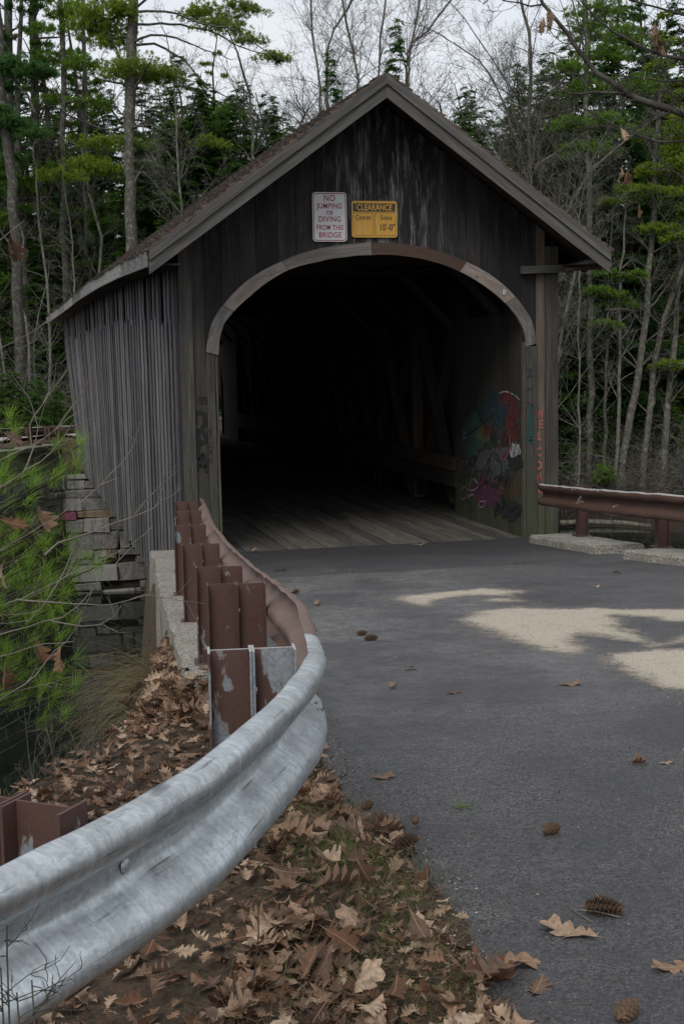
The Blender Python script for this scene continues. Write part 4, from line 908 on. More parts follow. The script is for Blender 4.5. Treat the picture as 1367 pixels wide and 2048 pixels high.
for pts in ([(1150, 1008), (1158, 1004), (1163, 996), (1160, 994), (1155, 1003), (1168, 1003)], [(1225, 1014), (1231, 1011), (1236, 1010)], [(1142, 977), (1147, 980), (1152, 976)], [(1176, 977), (1182, 981), (1188, 977), (1195, 982), (1203, 978)]):
    ribbon('white_scribble', [rx(*q) for q in pts], .012, SP['white'], ('x', 2.130), parent=gr_)
# far guardrails
gf = thing('guardrail', 'rusty brown guardrail on the far bank left of the bridge, seen between pine twigs', 'guardrail', (0, 0, 0))
FP = [(-2.7, 36.4, .24), (-3.86, 34.8, .31), (-4.6, 33.3, .36), (-5.36, 31.5, .44), (-6.4, 29.2, .54), (-8., 26.2, .6)]
wbeam('rail_beam', [(x+.13, y+.05, z) for x, y, z in FP], 1, M['rail'], gf, .3)
for x, y, z in ((-2.99, 36.0, .30), (-3.86, 34.8, .36), (-4.24, 34.0, .39), (-4.95, 32.5, .43), (-5.42, 31.4, .48), (-6.2, 29.6, .56), (-7.2, 27.7, .6)):
    ipost(gf, (x+.17, y+.02), (.84, -.54), z, -.155, M['post_a'], plate=False, blockh=.35)
gg = thing('guardrail', 'guardrail seen small through the far mouth of the bridge', 'guardrail', (0, 0, 0))
wbeam('rail_beam', [(3.2, 34, .5), (3.1, 39, .45), (1.2, 44, .4), (-2.0, 47.5, .34)], 1, M['railpale'], gg, .3)
for x, y in ((3.2, 35), (3.1, 38.5), (1.9, 42.3), (-.4, 45.9), (-1.9, 47.4)): ipost(gg, (x, y), (.6, .8), .38, -.2, M['post_a'], plate=False)
m = MB(); m.beam((3.6, 38, -.02), (1.4, 44.6, -.02), .3, .3); m.beam((1.4, 44.6, -.02), (-2.0, 48.2, -.02), .3, .3)
tag(m.build('concrete_kerb', M['concrete']), 'pale concrete kerb beyond the far mouth of the bridge', 'kerb')

# ================================================================== LEAVES, CONES, GRASS ON THE GROUND
def leafgeo(L, c1, c2, tw, seed, lobes=4, hi=True, bay=.36, wid=1.):
    """oak leaf: rounded side lobes cut by narrow bays, bent and curled"""
    rr = random.Random(seed); V = []; G = []; per = 4 if hi else 2; nst = lobes*per+2; amp = [[rr.uniform(.8, 1.15) for _ in range(lobes+2)] for _ in (0, 1)]
    for i in range(nst+1):
        t = i/nst; env = .33*max(0, math.sin(PI*min(1, t*.90+.06)))**.7*(.62+.75*math.sin(PI*min(1, t*.85+.0))**1.)*.78
        ph = i % per; f = wid*((bay, .55+bay*.7, 1., .5+bay*.8)[ph] if hi else (bay, 1.)[ph]); li = min(i//per, lobes); ws = [env*f*amp[k][li] for k in (0, 1)]
        if i == 0: ws = [.012, .012]
        if i == nst: ws = [.012, .012]
        if i == nst-1: ws = [.07, .06]
        for s_, ww in ((1, ws[0]), (0, 0), (-1, ws[1])):
            for fr in ((1., .5) if s_ == 1 else ((0,) if s_ == 0 else (.5, 1.))):
                xx = t+((0., .05, .085, .055)[ph] if hi else (0, .06)[ph])*(fr == 1.)*(.3 < 1)*(i < nst-1)*(1 if i else 0); yv = s_*(ww if fr == 1. else min(ww*.6, env*.3))
                z = c1*(xx-.5)**2+c2*abs(yv)**1.4*2.2+tw*yv*(xx-.5)*2+.035*math.sin(xx*9+seed)*abs(yv)*6+rr.uniform(-.014, .014)*(1 if fr else .3)
                V.append(((xx-.5)*L, yv*L, z*L)); G.append((xx, yv/.33, 0))
    F = [(i*5+a, i*5+a+1, (i+1)*5+a+1, (i+1)*5+a) for i in range(nst) for a in range(4)]
    b = len(V); V += [(-.5*L, .008*L, c1*.25*L), (-.5*L, -.008*L, c1*.25*L), (-.66*L, -.004*L, c1*.30*L+.02*L), (-.66*L, .004*L, c1*.30*L+.02*L)]; G += [(0, 0, 0)]*4; F.append((b, b+1, b+2, b+3))
    return np.array(V), F, np.array(G)
STY = [(.15, .15, .1), (-.2, .3, .3), (.35, -.2, -.3), (.7, .7, .2), (-.5, .2, .5), (.1, .8, -.3), (.2, .05, .0), (-.15, -.4, .4)]
LSH = [(4, .36, 1.), (3, .30, 1.1), (5, .45, .9), (4, .55, 1.15), (3, .42, .8), (5, .30, 1.), (4, .25, .95), (3, .62, .9)]
LG = [leafgeo(1., *STY[k], seed=k, lobes=LSH[k][0], bay=LSH[k][1], wid=LSH[k][2]) for k in range(8)]
LG_lo = [leafgeo(1., *STY[k], seed=k, hi=False) for k in range(8)]
def rotm(yaw, tx, ty):
    cz, sz = math.cos(yaw), math.sin(yaw); cx_, sx_ = math.cos(tx), math.sin(tx); cy_, sy_ = math.cos(ty), math.sin(ty)
    return np.array([[cz, -sz, 0], [sz, cz, 0], [0, 0, 1]])@np.array([[cy_, 0, sy_], [0, 1, 0], [-sy_, 0, cy_]])@np.array([[1, 0, 0], [0, cx_, -sx_], [0, sx_, cx_]])
def litter(name, pts, sizes, tilt, stackh, label, hi=True):
    VV, FF, RR, GG = [], [], [], []; b = 0; src = LG if hi else LG_lo
    zz = H(pts[:, 0:1], pts[:, 1:2])[:, 0]
    for i in range(len(pts)):
        V, F, G = src[nrg.integers(8)]; s_ = sizes[i]; R = rotm(nrg.uniform(0, 2*PI), nrg.normal(0, tilt), nrg.normal(0, tilt))
        W_ = (V*s_)@R.T+np.array([pts[i, 0], pts[i, 1], zz[i]+.012+nrg.random()**1.5*stackh]); VV.append(W_); FF.append(np.array([f if len(f) == 4 else f for f in F])+b); b += len(V)
        RR.append(np.full(len(V), nrg.random())); GG.append(G)
    o = put(name, npmesh(name, np.concatenate(VV), np.concatenate(FF), M['oak'], np.concatenate(RR), np.concatenate(GG)))
    return tag(o, label, 'leaf litter', kind='stuff')
def sample(n, x0, x1, y0, y1, ok):
    out = []
    while len(out) < n:
        P = nrg.uniform((x0, y0), (x1, y1), (n*2, 2)); P = P[ok(P[:, 0], P[:, 1])]; out = P if not len(out) else np.concatenate([out, P])
    return out[:n]
GX = lambda y: np.interp(y, [p[1] for p in GP][::-1], [p[0] for p in GP][::-1])
okA = lambda x, y: (x < road_left(y)+.10*(nrg.random(len(x))-.3)) & (x > np.where(y < -14.4, GX(y)-.1, -4.2)) & (y < -11.6) & ((y < -13.0) | (x > -4.1))
A = sample(2700, -6., -3.3, -17.6, -11.6, okA); keepA = fbm(A[:, 0]*1.7, A[:, 1]*1.7, 3, 77) > (.42+.14*(A[:, 1] > -15.2)); bare = ((A[:, 0]+4.06)/.30)**2+((A[:, 1]+14.7)/1.15)**2 < 1; A = A[(keepA | (A[:, 1] < -16.0) | (nrg.random(len(A)) < .32)) & (~bare | (nrg.random(len(A)) < .22))]
litter('leaf_litter', A, nrg.uniform(.045, .135, len(A)), .30, .05, 'drift of dry brown oak leaves between the curved rail and the asphalt')
A2 = sample(4200, -6., -3.3, -17.6, -11.6, okA); litter('leaf_crumbs', A2, nrg.uniform(.015, .055, len(A2)), .5, .02, 'broken leaf crumbs and small torn leaves covering the verge', False)
okB = lambda x, y: (x < np.where(y < -14.4, GX(y)-.03, -4.0)) & (x > -5.4-(-12.9-y)*.42) & ((y < -11.2) | (x < -4.15))
B = sample(2600, -8.5, -3.9, -17.5, -10.6, okB)
litter('leaf_litter', B, nrg.uniform(.04, .105, len(B)), .30, .05, 'drift of dry oak leaves on the shelf behind the galvanised rail', False)
okC = lambda x, y: (x > np.interp(y, [-11, -8.9, -8.], [-4.45, -4.17, -4.0])) & (x < np.interp(y, [p[0] for p in KERBL][::-1], [p[1] for p in KERBL][::-1])+.0) & (x > -4.75-.1*(-5-y))
Cp = sample(900, -4.6, -3.8, -11.3, -7.8, okC); Cp = Cp[(fbm(Cp[:, 0]*2, Cp[:, 1]*1.3, 2, 5) > .40)]
litter('leaf_litter', Cp, nrg.uniform(.07, .14, len(Cp)), .5, .10, 'dry leaves caught along the outer side of the kerb wall', False)
# pile of leaves at the near end of the kerb
Pp = np.stack([nrg.normal(-4.12, .16, 200), nrg.normal(-11.25, .25, 200)], 1)
litter('leaf_litter', Pp, nrg.uniform(.09, .16, 200), .7, .22, 'heaped dry leaves against the near end of the kerb wall', False)
# single leaves lying on top of the drift -----------------------------------
LM = []
for k in range(8):
    V, F, G = LG[k]; me = npmesh('oak_leaf', V, np.array(F), M['oak'], np.full(len(V), (k*.37) % 1), G); LM.append(me)
cnt = 0
P_ = sample(95, -5.4, -3.6, -17.0, -12.6, okA)
for x, y in P_:
    o = put('oak_leaf', LM[rng.randrange(8)]); s_ = rng.uniform(.09, .165); o.scale = (s_, s_, s_); o.location = (x, y, float(Hz(x, y)[0])+.05+rng.random()*.03)
    o.rotation_euler = (rng.gauss(0, .35), rng.gauss(0, .3), rng.uniform(0, 6.28)); tag(o, 'dry brown oak leaf loose on top of the leaf drift beside the asphalt', 'leaf', 'loose oak leaves on the verge')
def groundpt(px, py):
    z = .5
    for _ in range(30): p = onz(px, py, z); z = float(Rz(p[0], p[1]))
    return p
for px, py, k, yaw, L, lab in ((1139, 1371, 0, .1, .15, 'tan oak leaf lying flat on the asphalt just below the sand drift'), (906, 1387, 6, .3, .10, 'small tan leaf on the asphalt in the middle of the lane'), (785, 1377, 3, 1., .08, 'reddish curled leaf on the asphalt left of the small tan leaf'),
        (820, 1340, 4, .5, .11, 'pale leaf on the asphalt below the two dark cones'), (765, 1557, 0, .2, .125, 'single tan leaf on asphalt right of the rail end'), (1274, 1529, 3, 0., .09, 'brown leaf on asphalt, left one of a small pair near the right edge'),
        (1330, 1528, 6, .2, .07, 'tiny leaf on asphalt at the right edge of the photo'), (1135, 1866, 0, 2.5, .20, 'large pale tan oak leaf lying flat in front of the long pine cone'), (1030, 1935, 4, .4, .18, 'torn thin curled leaf at the bottom of the road'),
        (1075, 1978, 2, 1.2, .12, 'broken leaf piece beside the torn curled leaf'), (1350, 1938, 6, 3.3, .15, 'pale leaf cut by the right edge of the photo'), (590, 1188, 3, .4, .12, 'dark curled leaf on asphalt beside the brown rail'),
        (635, 1211, 3, .9, .10, 'dark leaf on asphalt a step nearer than the curled one by the brown rail'), (560, 1142, 0, .2, .16, 'flat brown leaf on asphalt near the left portal foot'), (625, 1263, 0, .9, .12, 'light tan leaf on asphalt near the second guardrail post'),
        (838, 1090, 6, .1, .2, 'leaf on the dark asphalt strip right before the bridge deck'), (1230, 1148, 4, .1, .14, 'leaf on asphalt near the right kerb'), (1190, 1174, 6, .4, .12, 'leaf on asphalt above the long sand drift'),
        (510, 1105, 3, .4, .13, 'reddish leaf at the seam of deck and asphalt by the left jamb'), (1215, 1812, 2, 2., .14, 'brown leaf tucked behind the long pine cone')):
    p = groundpt(px, py); o = put('oak_leaf', LM[k]); o.scale = (L, L, L); o.location = (p[0], p[1], p[2]+.006+(.012 if STY[k][0] < 0 else 0)); o.rotation_euler = (0, 0, yaw-YAW); tag(o, lab, 'leaf')
def conemesh(seed):
    m = MB(); m.tube([(-.5, 0, 0), (-.3, 0, .0), (0, 0, .01), (.3, 0, 0), (.48, 0, 0)], [.05, .09, .09, .07, .02], 8)
    for i in range(95):
        t = i/95; a = i*2.39996; x = -.46+.92*t; R0 = .25*math.sin(PI*min(1, .18+.80*t))**.8+.02
        c = np.array([x, 0, 0]); rad = np.array([0, math.cos(a), math.sin(a)]); tg = np.array([0, -math.sin(a), math.cos(a)]); ax = np.array([1, 0, 0])
        b = c+rad*.05; tip = c+rad*R0+ax*.06; w_ = .085*(.6+math.sin(PI*t)*.5)
        m.add([b-tg*w_*.5, b+tg*w_*.5, tip+tg*w_, tip+ax*.02+rad*.012, tip-tg*w_, b+ax*.02, ], [(0, 1, 2, 3), (0, 3, 4, 0)[:3], (5, 3, 2), (5, 4, 3)], r=rng.random())
    return m.mesh('pine_cone', M['cone'])
CM = conemesh(1)
for px, py, L, yaw, dz, lab in ((723, 1271, .09, .3, 0, 'dark open pine cone on the asphalt, left one of the pair in the lane'), (741, 1281, .11, .1, 0, 'dark pine cone on the asphalt, right one of the pair in the lane'), (1101, 1668, .085, .5, 0, 'small pine cone alone on the bare asphalt'),
        (1205, 1828, .13, -.35, 0, 'long slender pine cone lying behind the large pale leaf'), (1252, 2036, .10, .9, 0, 'pine cone cut by the bottom edge of the photo'), (812, 1707, .10, .2, .03, 'dark pine cone among leaves at the asphalt edge'), (735, 1640, .07, 1., .04, 'round pine cone half buried in leaves of the verge'), (830, 1660, .06, 1.4, .02, 'grey pine cone on the crumbling asphalt edge')):
    p = groundpt(px, py); o = put('pine_cone', CM); o.scale = (L, L, L); o.location = (p[0], p[1], p[2]+.022+dz); o.rotation_euler = (rng.random()*6, -.05, yaw-YAW); tag(o, lab, 'pine cone')
# blades --------------------------------------------------------------------
def blades(name, roots, dirs, lens, width, mat, sag, label, cat, rnd=None, seg=4, parent=None, kind='stuff'):
    n = len(roots); d = dirs/np.linalg.norm(dirs, axis=1, keepdims=True); side = np.cross(d, (0, 0, 1.)); side += nrg.normal(0, .25, side.shape); side /= np.linalg.norm(side, axis=1, keepdims=True)
    V = []; 
    for k in range(seg+1):
        t = k/seg; c = roots+d*(lens*t)[:, None]; c = c-np.array([0, 0, 1.])*(sag*lens*t*t)[:, None]; w_ = width*(1-.85*t)*.5
        V += [c-side*w_, c+side*w_]
    V = np.stack(V, 1).reshape(-1, 3); N = 2*(seg+1); base = (np.arange(n)*N)[:, None, None]
    F = (base+np.array([[2*k, 2*k+1, 2*k+3, 2*k+2] for k in range(seg)])[None]).reshape(-1, 4)
    r = np.repeat(nrg.random(n) if rnd is None else rnd, N); o = put(name, npmesh(name, V, F, mat, r), parent)
    if label: tag(o, label, cat, kind=kind)
    return o
def dirsfan(n, mean, spread):
    return np.array(mean)[None]+nrg.normal(0, spread, (n, 3))
def tuft(cx_, cy_, n, r, L, mat, name, label, mean=(0, 0, 1), spread=.45, sag=.35, w_=.003):
    rt = np.stack([nrg.normal(cx_, r, n), nrg.normal(cy_, r, n), np.zeros(n)], 1); rt[:, 2] = H(rt[:, 0:1], rt[:, 1:2])[:, 0]-.01
    return blades(name, rt, dirsfan(n, mean, spread), nrg.uniform(.4, 1, n)*L, w_, M[mat], nrg.uniform(.3, 1.3, n)*sag, label, 'grass')
# big tussock hanging over the bank beside the kerb wall
n = 800; yy = nrg.uniform(-10.9, -7.9, n); xx = np.interp(yy, [-11, -8], [-4.24, -3.98])-nrg.uniform(.0, .14, n); rt = np.stack([xx, yy, H(xx[:, None], yy[:, None])[:, 0]], 1)
o = blades('dry_grass_tussock', rt, dirsfan(n, (-.85, -.35, .42), .30), nrg.uniform(.3, .95, n), .006, M['drygrass'], nrg.uniform(.2, .7, n), 'tussock of long dry grass arching over the water from the kerb wall', 'grass tussock', seg=5, kind=None)
for i, (cx_, cy_) in enumerate([(-4.02, -14.35), (-3.95, -14.6), (-4.0, -14.0), (-3.93, -13.6), (-4.05, -15.2), (-4.25, -15.5), (-4.15, -15.9), (-4.1, -14.9)]+[(rng.uniform(-4.2, -3.88), rng.uniform(-15.8, -13.3)) for _ in range(14)]):
    tuft(cx_, cy_, 130, .10, .12, 'greengrass', 'grass_tuft', 'thin green grass growing through the verge litter')
n = 2600; R_ = sample(n, -5.6, -3.65, -17.3, -12.2, okA); rt = np.c_[R_, H(R_[:, :1], R_[:, 1:])[:, 0]+.01]
blades('dead_grass', rt, dirsfan(n, (0, 0, .35), .6), nrg.uniform(.05, .22, n), .0028, M['drygrass'], nrg.uniform(.1, .8, n), 'thin dead grass stems tangled over the verge', 'grass')
rt2 = rt.copy(); rt2[:, 2] += .04
dd = nrg.normal(0, 1, (n, 3)); dd[:, 2] = np.abs(dd[:, 2])*.15
blades('fallen_needles', rt2, dd, nrg.uniform(.06, .13, n), .0022, M['drygrass'], np.zeros(n), 'brown pine needles scattered over the verge', 'needles', seg=1)
n = 500; R_ = sample(n, -4.4, -3.3, -16.5, -12.2, lambda x, y: (x > road_left(y)-.05) & (x < road_left(y)+.10+.5*nrg.random(len(x))**4)); rt = np.c_[R_, Rz(R_[:, 0], R_[:, 1])+.006]
dd = nrg.normal(0, 1, (n, 3)); dd[:, 2] = .02; blades('fallen_needles', rt, dd, nrg.uniform(.03, .09, n), .0018, M['drygrass'], np.zeros(n), 'brown pine needles strewn along the asphalt edge', 'needles', seg=1)
# crumbs of asphalt, grit and pebbles on the road
n = 1500; gx_ = nrg.uniform(-4.0, 1.9, n); gy_ = -2-14*nrg.random(n)**.6; okk = gx_ > road_left(gy_)-.03; gx_, gy_ = gx_[okk], gy_[okk]; extra = 1300
ey = nrg.uniform(-17, -11.5, extra); ex = road_left(ey)+np.abs(nrg.normal(0, .10, extra))-.03; gx_ = np.r_[gx_, ex]; gy_ = np.r_[gy_, ey]; n = len(gx_)
ph = np.array([[1, 0, 0], [-1, 0, 0], [0, 1, 0], [0, -1, 0], [0, 0, 1], [0, 0, -.5]]); fo = np.array([[0, 2, 4], [2, 1, 4], [1, 3, 4], [3, 0, 4], [2, 0, 5], [1, 2, 5], [3, 1, 5], [0, 3, 5]])
sz = nrg.uniform(.0015, .0055, n); V = ph[None]*(1+nrg.normal(0, .25, (n, 6, 3)))*sz[:, None, None]; c = np.stack([gx_, gy_, Rz(gx_, gy_)+.002], 1); V = (V+c[:, None]).reshape(-1, 3); F = (np.arange(n)*6)[:, None, None]+fo[None]
k = NT('grit'); r_ = k.attr('rnd').outputs['Fac']; k.set(k.ramp(r_, (0., (.03, .03, .033)), (.75, (.09, .085, .08)), (1., (.45, .42, .38))), .9)
tag(put('grit', npmesh('grit', V, F.reshape(-1, 3), k.m, np.repeat(nrg.random(n), 6))), 'grit and small stones scattered on the asphalt', 'grit', kind='stuff')
# green needle sprig on the road
p = groundpt(915, 1617); n = 34; rt = np.tile(p, (n, 1))+nrg.normal(0, .018, (n, 3))*(1, 1, 0)+(0, 0, .008); dd = np.array([.9, .3, .06])+nrg.normal(0, .5, (n, 3))*(1, 1, .15)
blades('pine_sprig', rt, dd, nrg.uniform(.05, .10, n), .0022, M['greengrass'], np.zeros(n), 'pale green sprig of pine needles dropped on the asphalt', 'pine sprig', seg=2, kind=None)
p = groundpt(1000, 1822); m = MB(); q0 = groundpt(1140, 1822); q1 = groundpt(1240, 1838)
m.tube([q0+(0, 0, .006), (q0+q1)/2+(0, 0, .012), q1+(0, 0, .006)], .0022, 5); q2 = groundpt(1185, 1848); m.tube([q0+(0, 0, .008), q2+(0, 0, .005)], .0015, 5)
tag(m.build('twig', M['twig']), 'thin pale twig beside the long pine cone', 'twig')

# ================================================================== TREES AND SHRUBS
class TC:
    """fast tube collector for branches"""
    def __init__(s): s.V = []; s.F = []; s.n = 0; s.tips = []
    def tube(s, P, R, k=3):
        P = np.asarray(P, float); R = np.asarray(R, float); m_ = len(P); T = np.gradient(P, axis=0); T /= np.linalg.norm(T, axis=1, keepdims=True)+1e-9
        a = np.cross(T, (.31, .22, .92)); a /= np.linalg.norm(a, axis=1, keepdims=True)+1e-9; b = np.cross(T, a); t = np.arange(k)*2*PI/k
        V = P[:, None]+(a[:, None]*np.cos(t)[None, :, None]+b[:, None]*np.sin(t)[None, :, None])*R[:, None, None]
        I = s.n+np.arange(m_*k).reshape(m_, k); J = np.roll(I, -1, 1)
        s.F.append(np.stack([I[:-1], J[:-1], J[1:], I[1:]], -1).reshape(-1, 4)); s.V.append(V.reshape(-1, 3)); s.n += m_*k
    def mesh(s, name, mat): return npmesh(name, np.concatenate(s.V), np.concatenate(s.F), mat, smooth=True)
def grow(tc, rr, p, d, L, r, lev, up=.15, wig=.22, dens=1., minr=.005):
    n = max(4, int(6-lev)) if lev else 7; P = [np.array(p, float)]; d = np.array(d, float); d /= np.linalg.norm(d)
    for i in range(n):
        d = d+np.array([rr.gauss(0, wig), rr.gauss(0, wig), rr.gauss(0, wig*.7)+up*.35]); d /= np.linalg.norm(d); P.append(P[-1]+d*L/n)
    R = np.linspace(r, max(r*.3, minr*.7), n+1); tc.tube(P, R, 5 if r > .05 else (4 if r > .02 else 3)); tc.tips.append(P[-1])
    if lev <= 0: return
    k = int(rr.uniform(4, 7)*dens)
    for j in range(k):
        t = rr.uniform(.18, 1.); i = min(int(t*n), n-1); q = P[i]+(P[i+1]-P[i])*(t*n-i); dd = P[i+1]-P[i]; dd /= np.linalg.norm(dd)
        rv = np.array([rr.gauss(0, 1), rr.gauss(0, 1), rr.gauss(0, .6)]); rv -= dd*rv.dot(dd); rv /= np.linalg.norm(rv)+1e-9; an = rr.uniform(.45, 1.15)
        grow(tc, rr, q, dd*math.cos(an)+rv*math.sin(an), L*rr.uniform(.32, .62)*(1.15-.5*t), max(R[i]*rr.uniform(.32, .52), minr), lev-1, up, wig*1.15, dens, minr)
def hero_bare(name, label, pts, r0, r1, seed, mat, lev=3, dens=1., z0=None, ext=0., start=.35, blen=.34, group=None, tilt=.2, nb=None):
    """pts: trunk points bottom to top (world); branches grow from the upper part"""
    rr = random.Random(seed); P = [np.array(p, float) for p in pts]
    base = P[0].copy(); g = float(Hz(base[0], base[1])[0])-.15
    if base[2] > g: P = [np.array([base[0]+(base[0]-P[1][0])*.15, base[1], g])]+P
    if ext: d = P[-1]-P[-2]; P.append(P[-1]+d/np.linalg.norm(d)*ext)
    Q = resample(P, .9); n = len(Q); R = np.linspace(r0, r1, n); root = thing(name, label, 'tree', tuple(P[0]), group)
    off = np.array(P[0]); tt = TC(); tt.tube([q-off+np.array([rr.gauss(0, .035), rr.gauss(0, .035), 0]) for q in Q], R, 8); put('trunk', tt.mesh('trunk', mat), root)
    tc = TC(); Lt = sum(np.linalg.norm(Q[i+1]-Q[i]) for i in range(n-1)); nb = nb or int(Lt*1.2*dens)+4
    for j in range(nb):
        t = start+(1-start)*rr.random()**.8; i = min(int(t*(n-1)), n-2); dd = Q[i+1]-Q[i]; dd /= np.linalg.norm(dd); a = rr.uniform(0, 2*PI)
        out = np.array([math.cos(a), math.sin(a), tilt+rr.gauss(0, .25)]); an = rr.uniform(.6, 1.1)
        grow(tc, rr, Q[i]-off, dd*math.cos(an)+out*math.sin(an), Lt*blen*rr.uniform(.5, 1.)*(1.2-t*.7), max(R[i]*.34, .010), lev-1, .12, .2, dens)
    if ext or True: grow(tc, rr, Q[-1]-off, Q[-1]-Q[-2], Lt*blen*.6, r1, lev-1, .1, .2, dens)
    cr_ = put('branches', tc.mesh('branches', mat), root); return root, tc, off
def fd(d): return d if d >= 84 else 66+(d-46)*.5     # nothing stands nearer than the far bank
def px_pts(l, d, dd=0.): d = fd(d); return [at(x, y, d+dd*i) for i, (x, y) in enumerate(l)]
def diamonds(C, D, Ln, W, jitter=.35):
    """leaf/needle diamonds: centres C, directions D"""
    n = len(C); D = D/np.linalg.norm(D, axis=1, keepdims=True); up = np.array([0, 0, 1.])+nrg.normal(0, jitter, (n, 3)); S = np.cross(D, up); S /= np.linalg.norm(S, axis=1, keepdims=True)+1e-9
    Ln = np.asarray(Ln)[:, None]; W = np.asarray(W)[:, None]
    V = np.stack([C, C+D*Ln*.45+S*W*.5, C+D*Ln, C+D*Ln*.45-S*W*.5], 1).reshape(-1, 3); F = np.arange(n*4).reshape(n, 4); return V, F
def conifer(kind, H_, W_, seed, mat, per=1.):
    """returns trunk mesh, limb mesh, foliage mesh (origin at the foot)"""
    rr = random.Random(seed); tt = TC(); tp = [(rr.gauss(0, .03)*k, rr.gauss(0, .03)*k, H_*k/8) for k in range(9)]; tt.tube(tp, np.linspace(H_*.0125, .02, 9), 7)
    tc = TC(); CC, DD = [], []; z = H_*(.06 if kind == 'hemlock' else .30); step = .34 if kind == 'hemlock' else .62
    while z < H_*.985:
        f = 1-z/H_; Lb0 = W_*(f**.75)*(1. if kind == 'hemlock' else (.55+.45*math.sin(min(1, f*2)*PI/2)))+.15
        for b in range(rr.choice([4, 5, 5]) if kind == 'hemlock' else rr.choice([2, 3, 4])):
            if rr.random() < (.10 if kind == 'hemlock' else .22): continue
            a = rr.uniform(0, 2*PI); L = Lb0*rr.uniform(.55, 1.12); d = np.array([math.cos(a), math.sin(a), 0]); rise = rr.uniform(-.1, .25) if kind == 'hemlock' else rr.uniform(-.05, .35)
            n = 6; ts = np.linspace(0, 1, n); dro = (-.42 if kind == 'hemlock' else .12)
            P = np.array([0, 0, z+rr.uniform(-.35, .35)])+d[None]*(ts*L)[:, None]+np.array([0, 0, 1.])*(rise*ts*L+dro*ts**2*L*.7)[:, None]; P[1:] += nrg.normal(0, .03*L, (n-1, 3))*(1, 1, .4)
            tc.tube(P, np.linspace(.010+.010*L, .006, n), 3)
            sd_ = np.array([-d[1], d[0], 0])
            m_ = int((L*(12 if kind == 'hemlock' else 9)+4)*per)
            for j in range(m_):
                t = rr.uniform(.12 if kind == 'hemlock' else .5, 1.)
                i = min(int(t*(n-1)), n-2); q = P[i]+(P[i+1]-P[i])*(t*(n-1)-i); s_ = rr.choice((-1, 1)); tl = L*.34*(1.12-t*.75)*rr.uniform(.5, 1.1)+.08
                td = d*rr.uniform(.35, .9)+sd_*s_*rr.uniform(.5, 1.)+np.array([0, 0, rr.uniform(-.35, .05) if kind == 'hemlock' else rr.uniform(0, .45)]); td /= np.linalg.norm(td)
                if kind == 'hemlock':
                    k = int(tl/.085)+2; u = np.linspace(.1, 1, k); C = q+td[None]*(u*tl)[:, None]+np.array([0, 0, -1.])*(u**2*tl*.22)[:, None]
                    CC.append(np.repeat(C, 2, 0)+nrg.normal(0, .012, (2*k, 3))); w_ = np.tile([1., -1.], k)[:, None]; DD.append(td[None]*.8+np.cross(td, (0, 0, 1.))[None]*w_*.75+nrg.normal(0, .22, (2*k, 3)))
                else:
                    tc.tube([q, q+td*tl], [.007, .004], 3); k = 14
                    for e in range(2): c = q+td*tl*(1-.45*e); CC.append(np.tile(c, (k, 1))); DD.append(td[None]*.55+nrg.normal(0, .55, (k, 3))+(0, 0, .15))
        z += step*rr.uniform(.7, 1.3)
    C = np.concatenate(CC); D = np.concatenate(DD); n = len(C)
    if kind == 'hemlock': V, F = diamonds(C, D, nrg.uniform(.14, .23, n), nrg.uniform(.05, .085, n))
    else: V, F = diamonds(C, D, nrg.uniform(.14, .24, n), nrg.uniform(.028, .045, n), 1.)
    return tt.mesh('trunk', M['bark']), tc.mesh('limbs', M['twigfar']), npmesh('foliage', V, F, mat, np.repeat(nrg.random(n), 4))
PROTO = {'hemlock': [conifer('hemlock', 18, 3.3, 1, M['hemlock']), conifer('hemlock', 18, 2.7, 2, M['hemlock_b']), conifer('hemlock', 12, 2.6, 3, M['hemlock'])], 'pine': [conifer('pine', 20, 3.6, 4, M['pine']), conifer('pine', 20, 3.2, 5, M['hemlock_b'])], 'cedar': [conifer('hemlock', 9, 1.5, 6, M['olive'], 1.2), conifer('hemlock', 5, 1.6, 7, M['hemlock'])]}
def place_conifer(kind, var, x, y, h, label, group, name=None, rot=None, sw=1.):
    tm, lm, fm = PROTO[kind][var]; H0 = {'hemlock': [18, 18, 12], 'pine': [20, 20], 'cedar': [9, 5]}[kind][var]; z = float(Hz(x, y)[0])-.15
    r = thing(name or {'hemlock': 'hemlock_tree', 'pine': 'pine_tree', 'cedar': 'cedar_tree'}[kind], label, 'tree', (x, y, z), group); s_ = h/H0; r.scale = (s_*sw, s_*sw, s_); r.rotation_euler = (rng.gauss(0, .015), rng.gauss(0, .015), rng.uniform(0, 6.28) if rot is None else rot)
    put('trunk', tm, r); put('limbs', lm, r); put('crown', fm, r); return r
def by_px(px, d, top):
    """foot position at picture column px, distance d; height so that the tip reaches picture row top"""
    d = fd(d); p = at(px, 800, d); q = at(px, top, d); z = float(Hz(p[0], p[1])[0]); return p[0], p[1], max(q[2]-z, 3.)
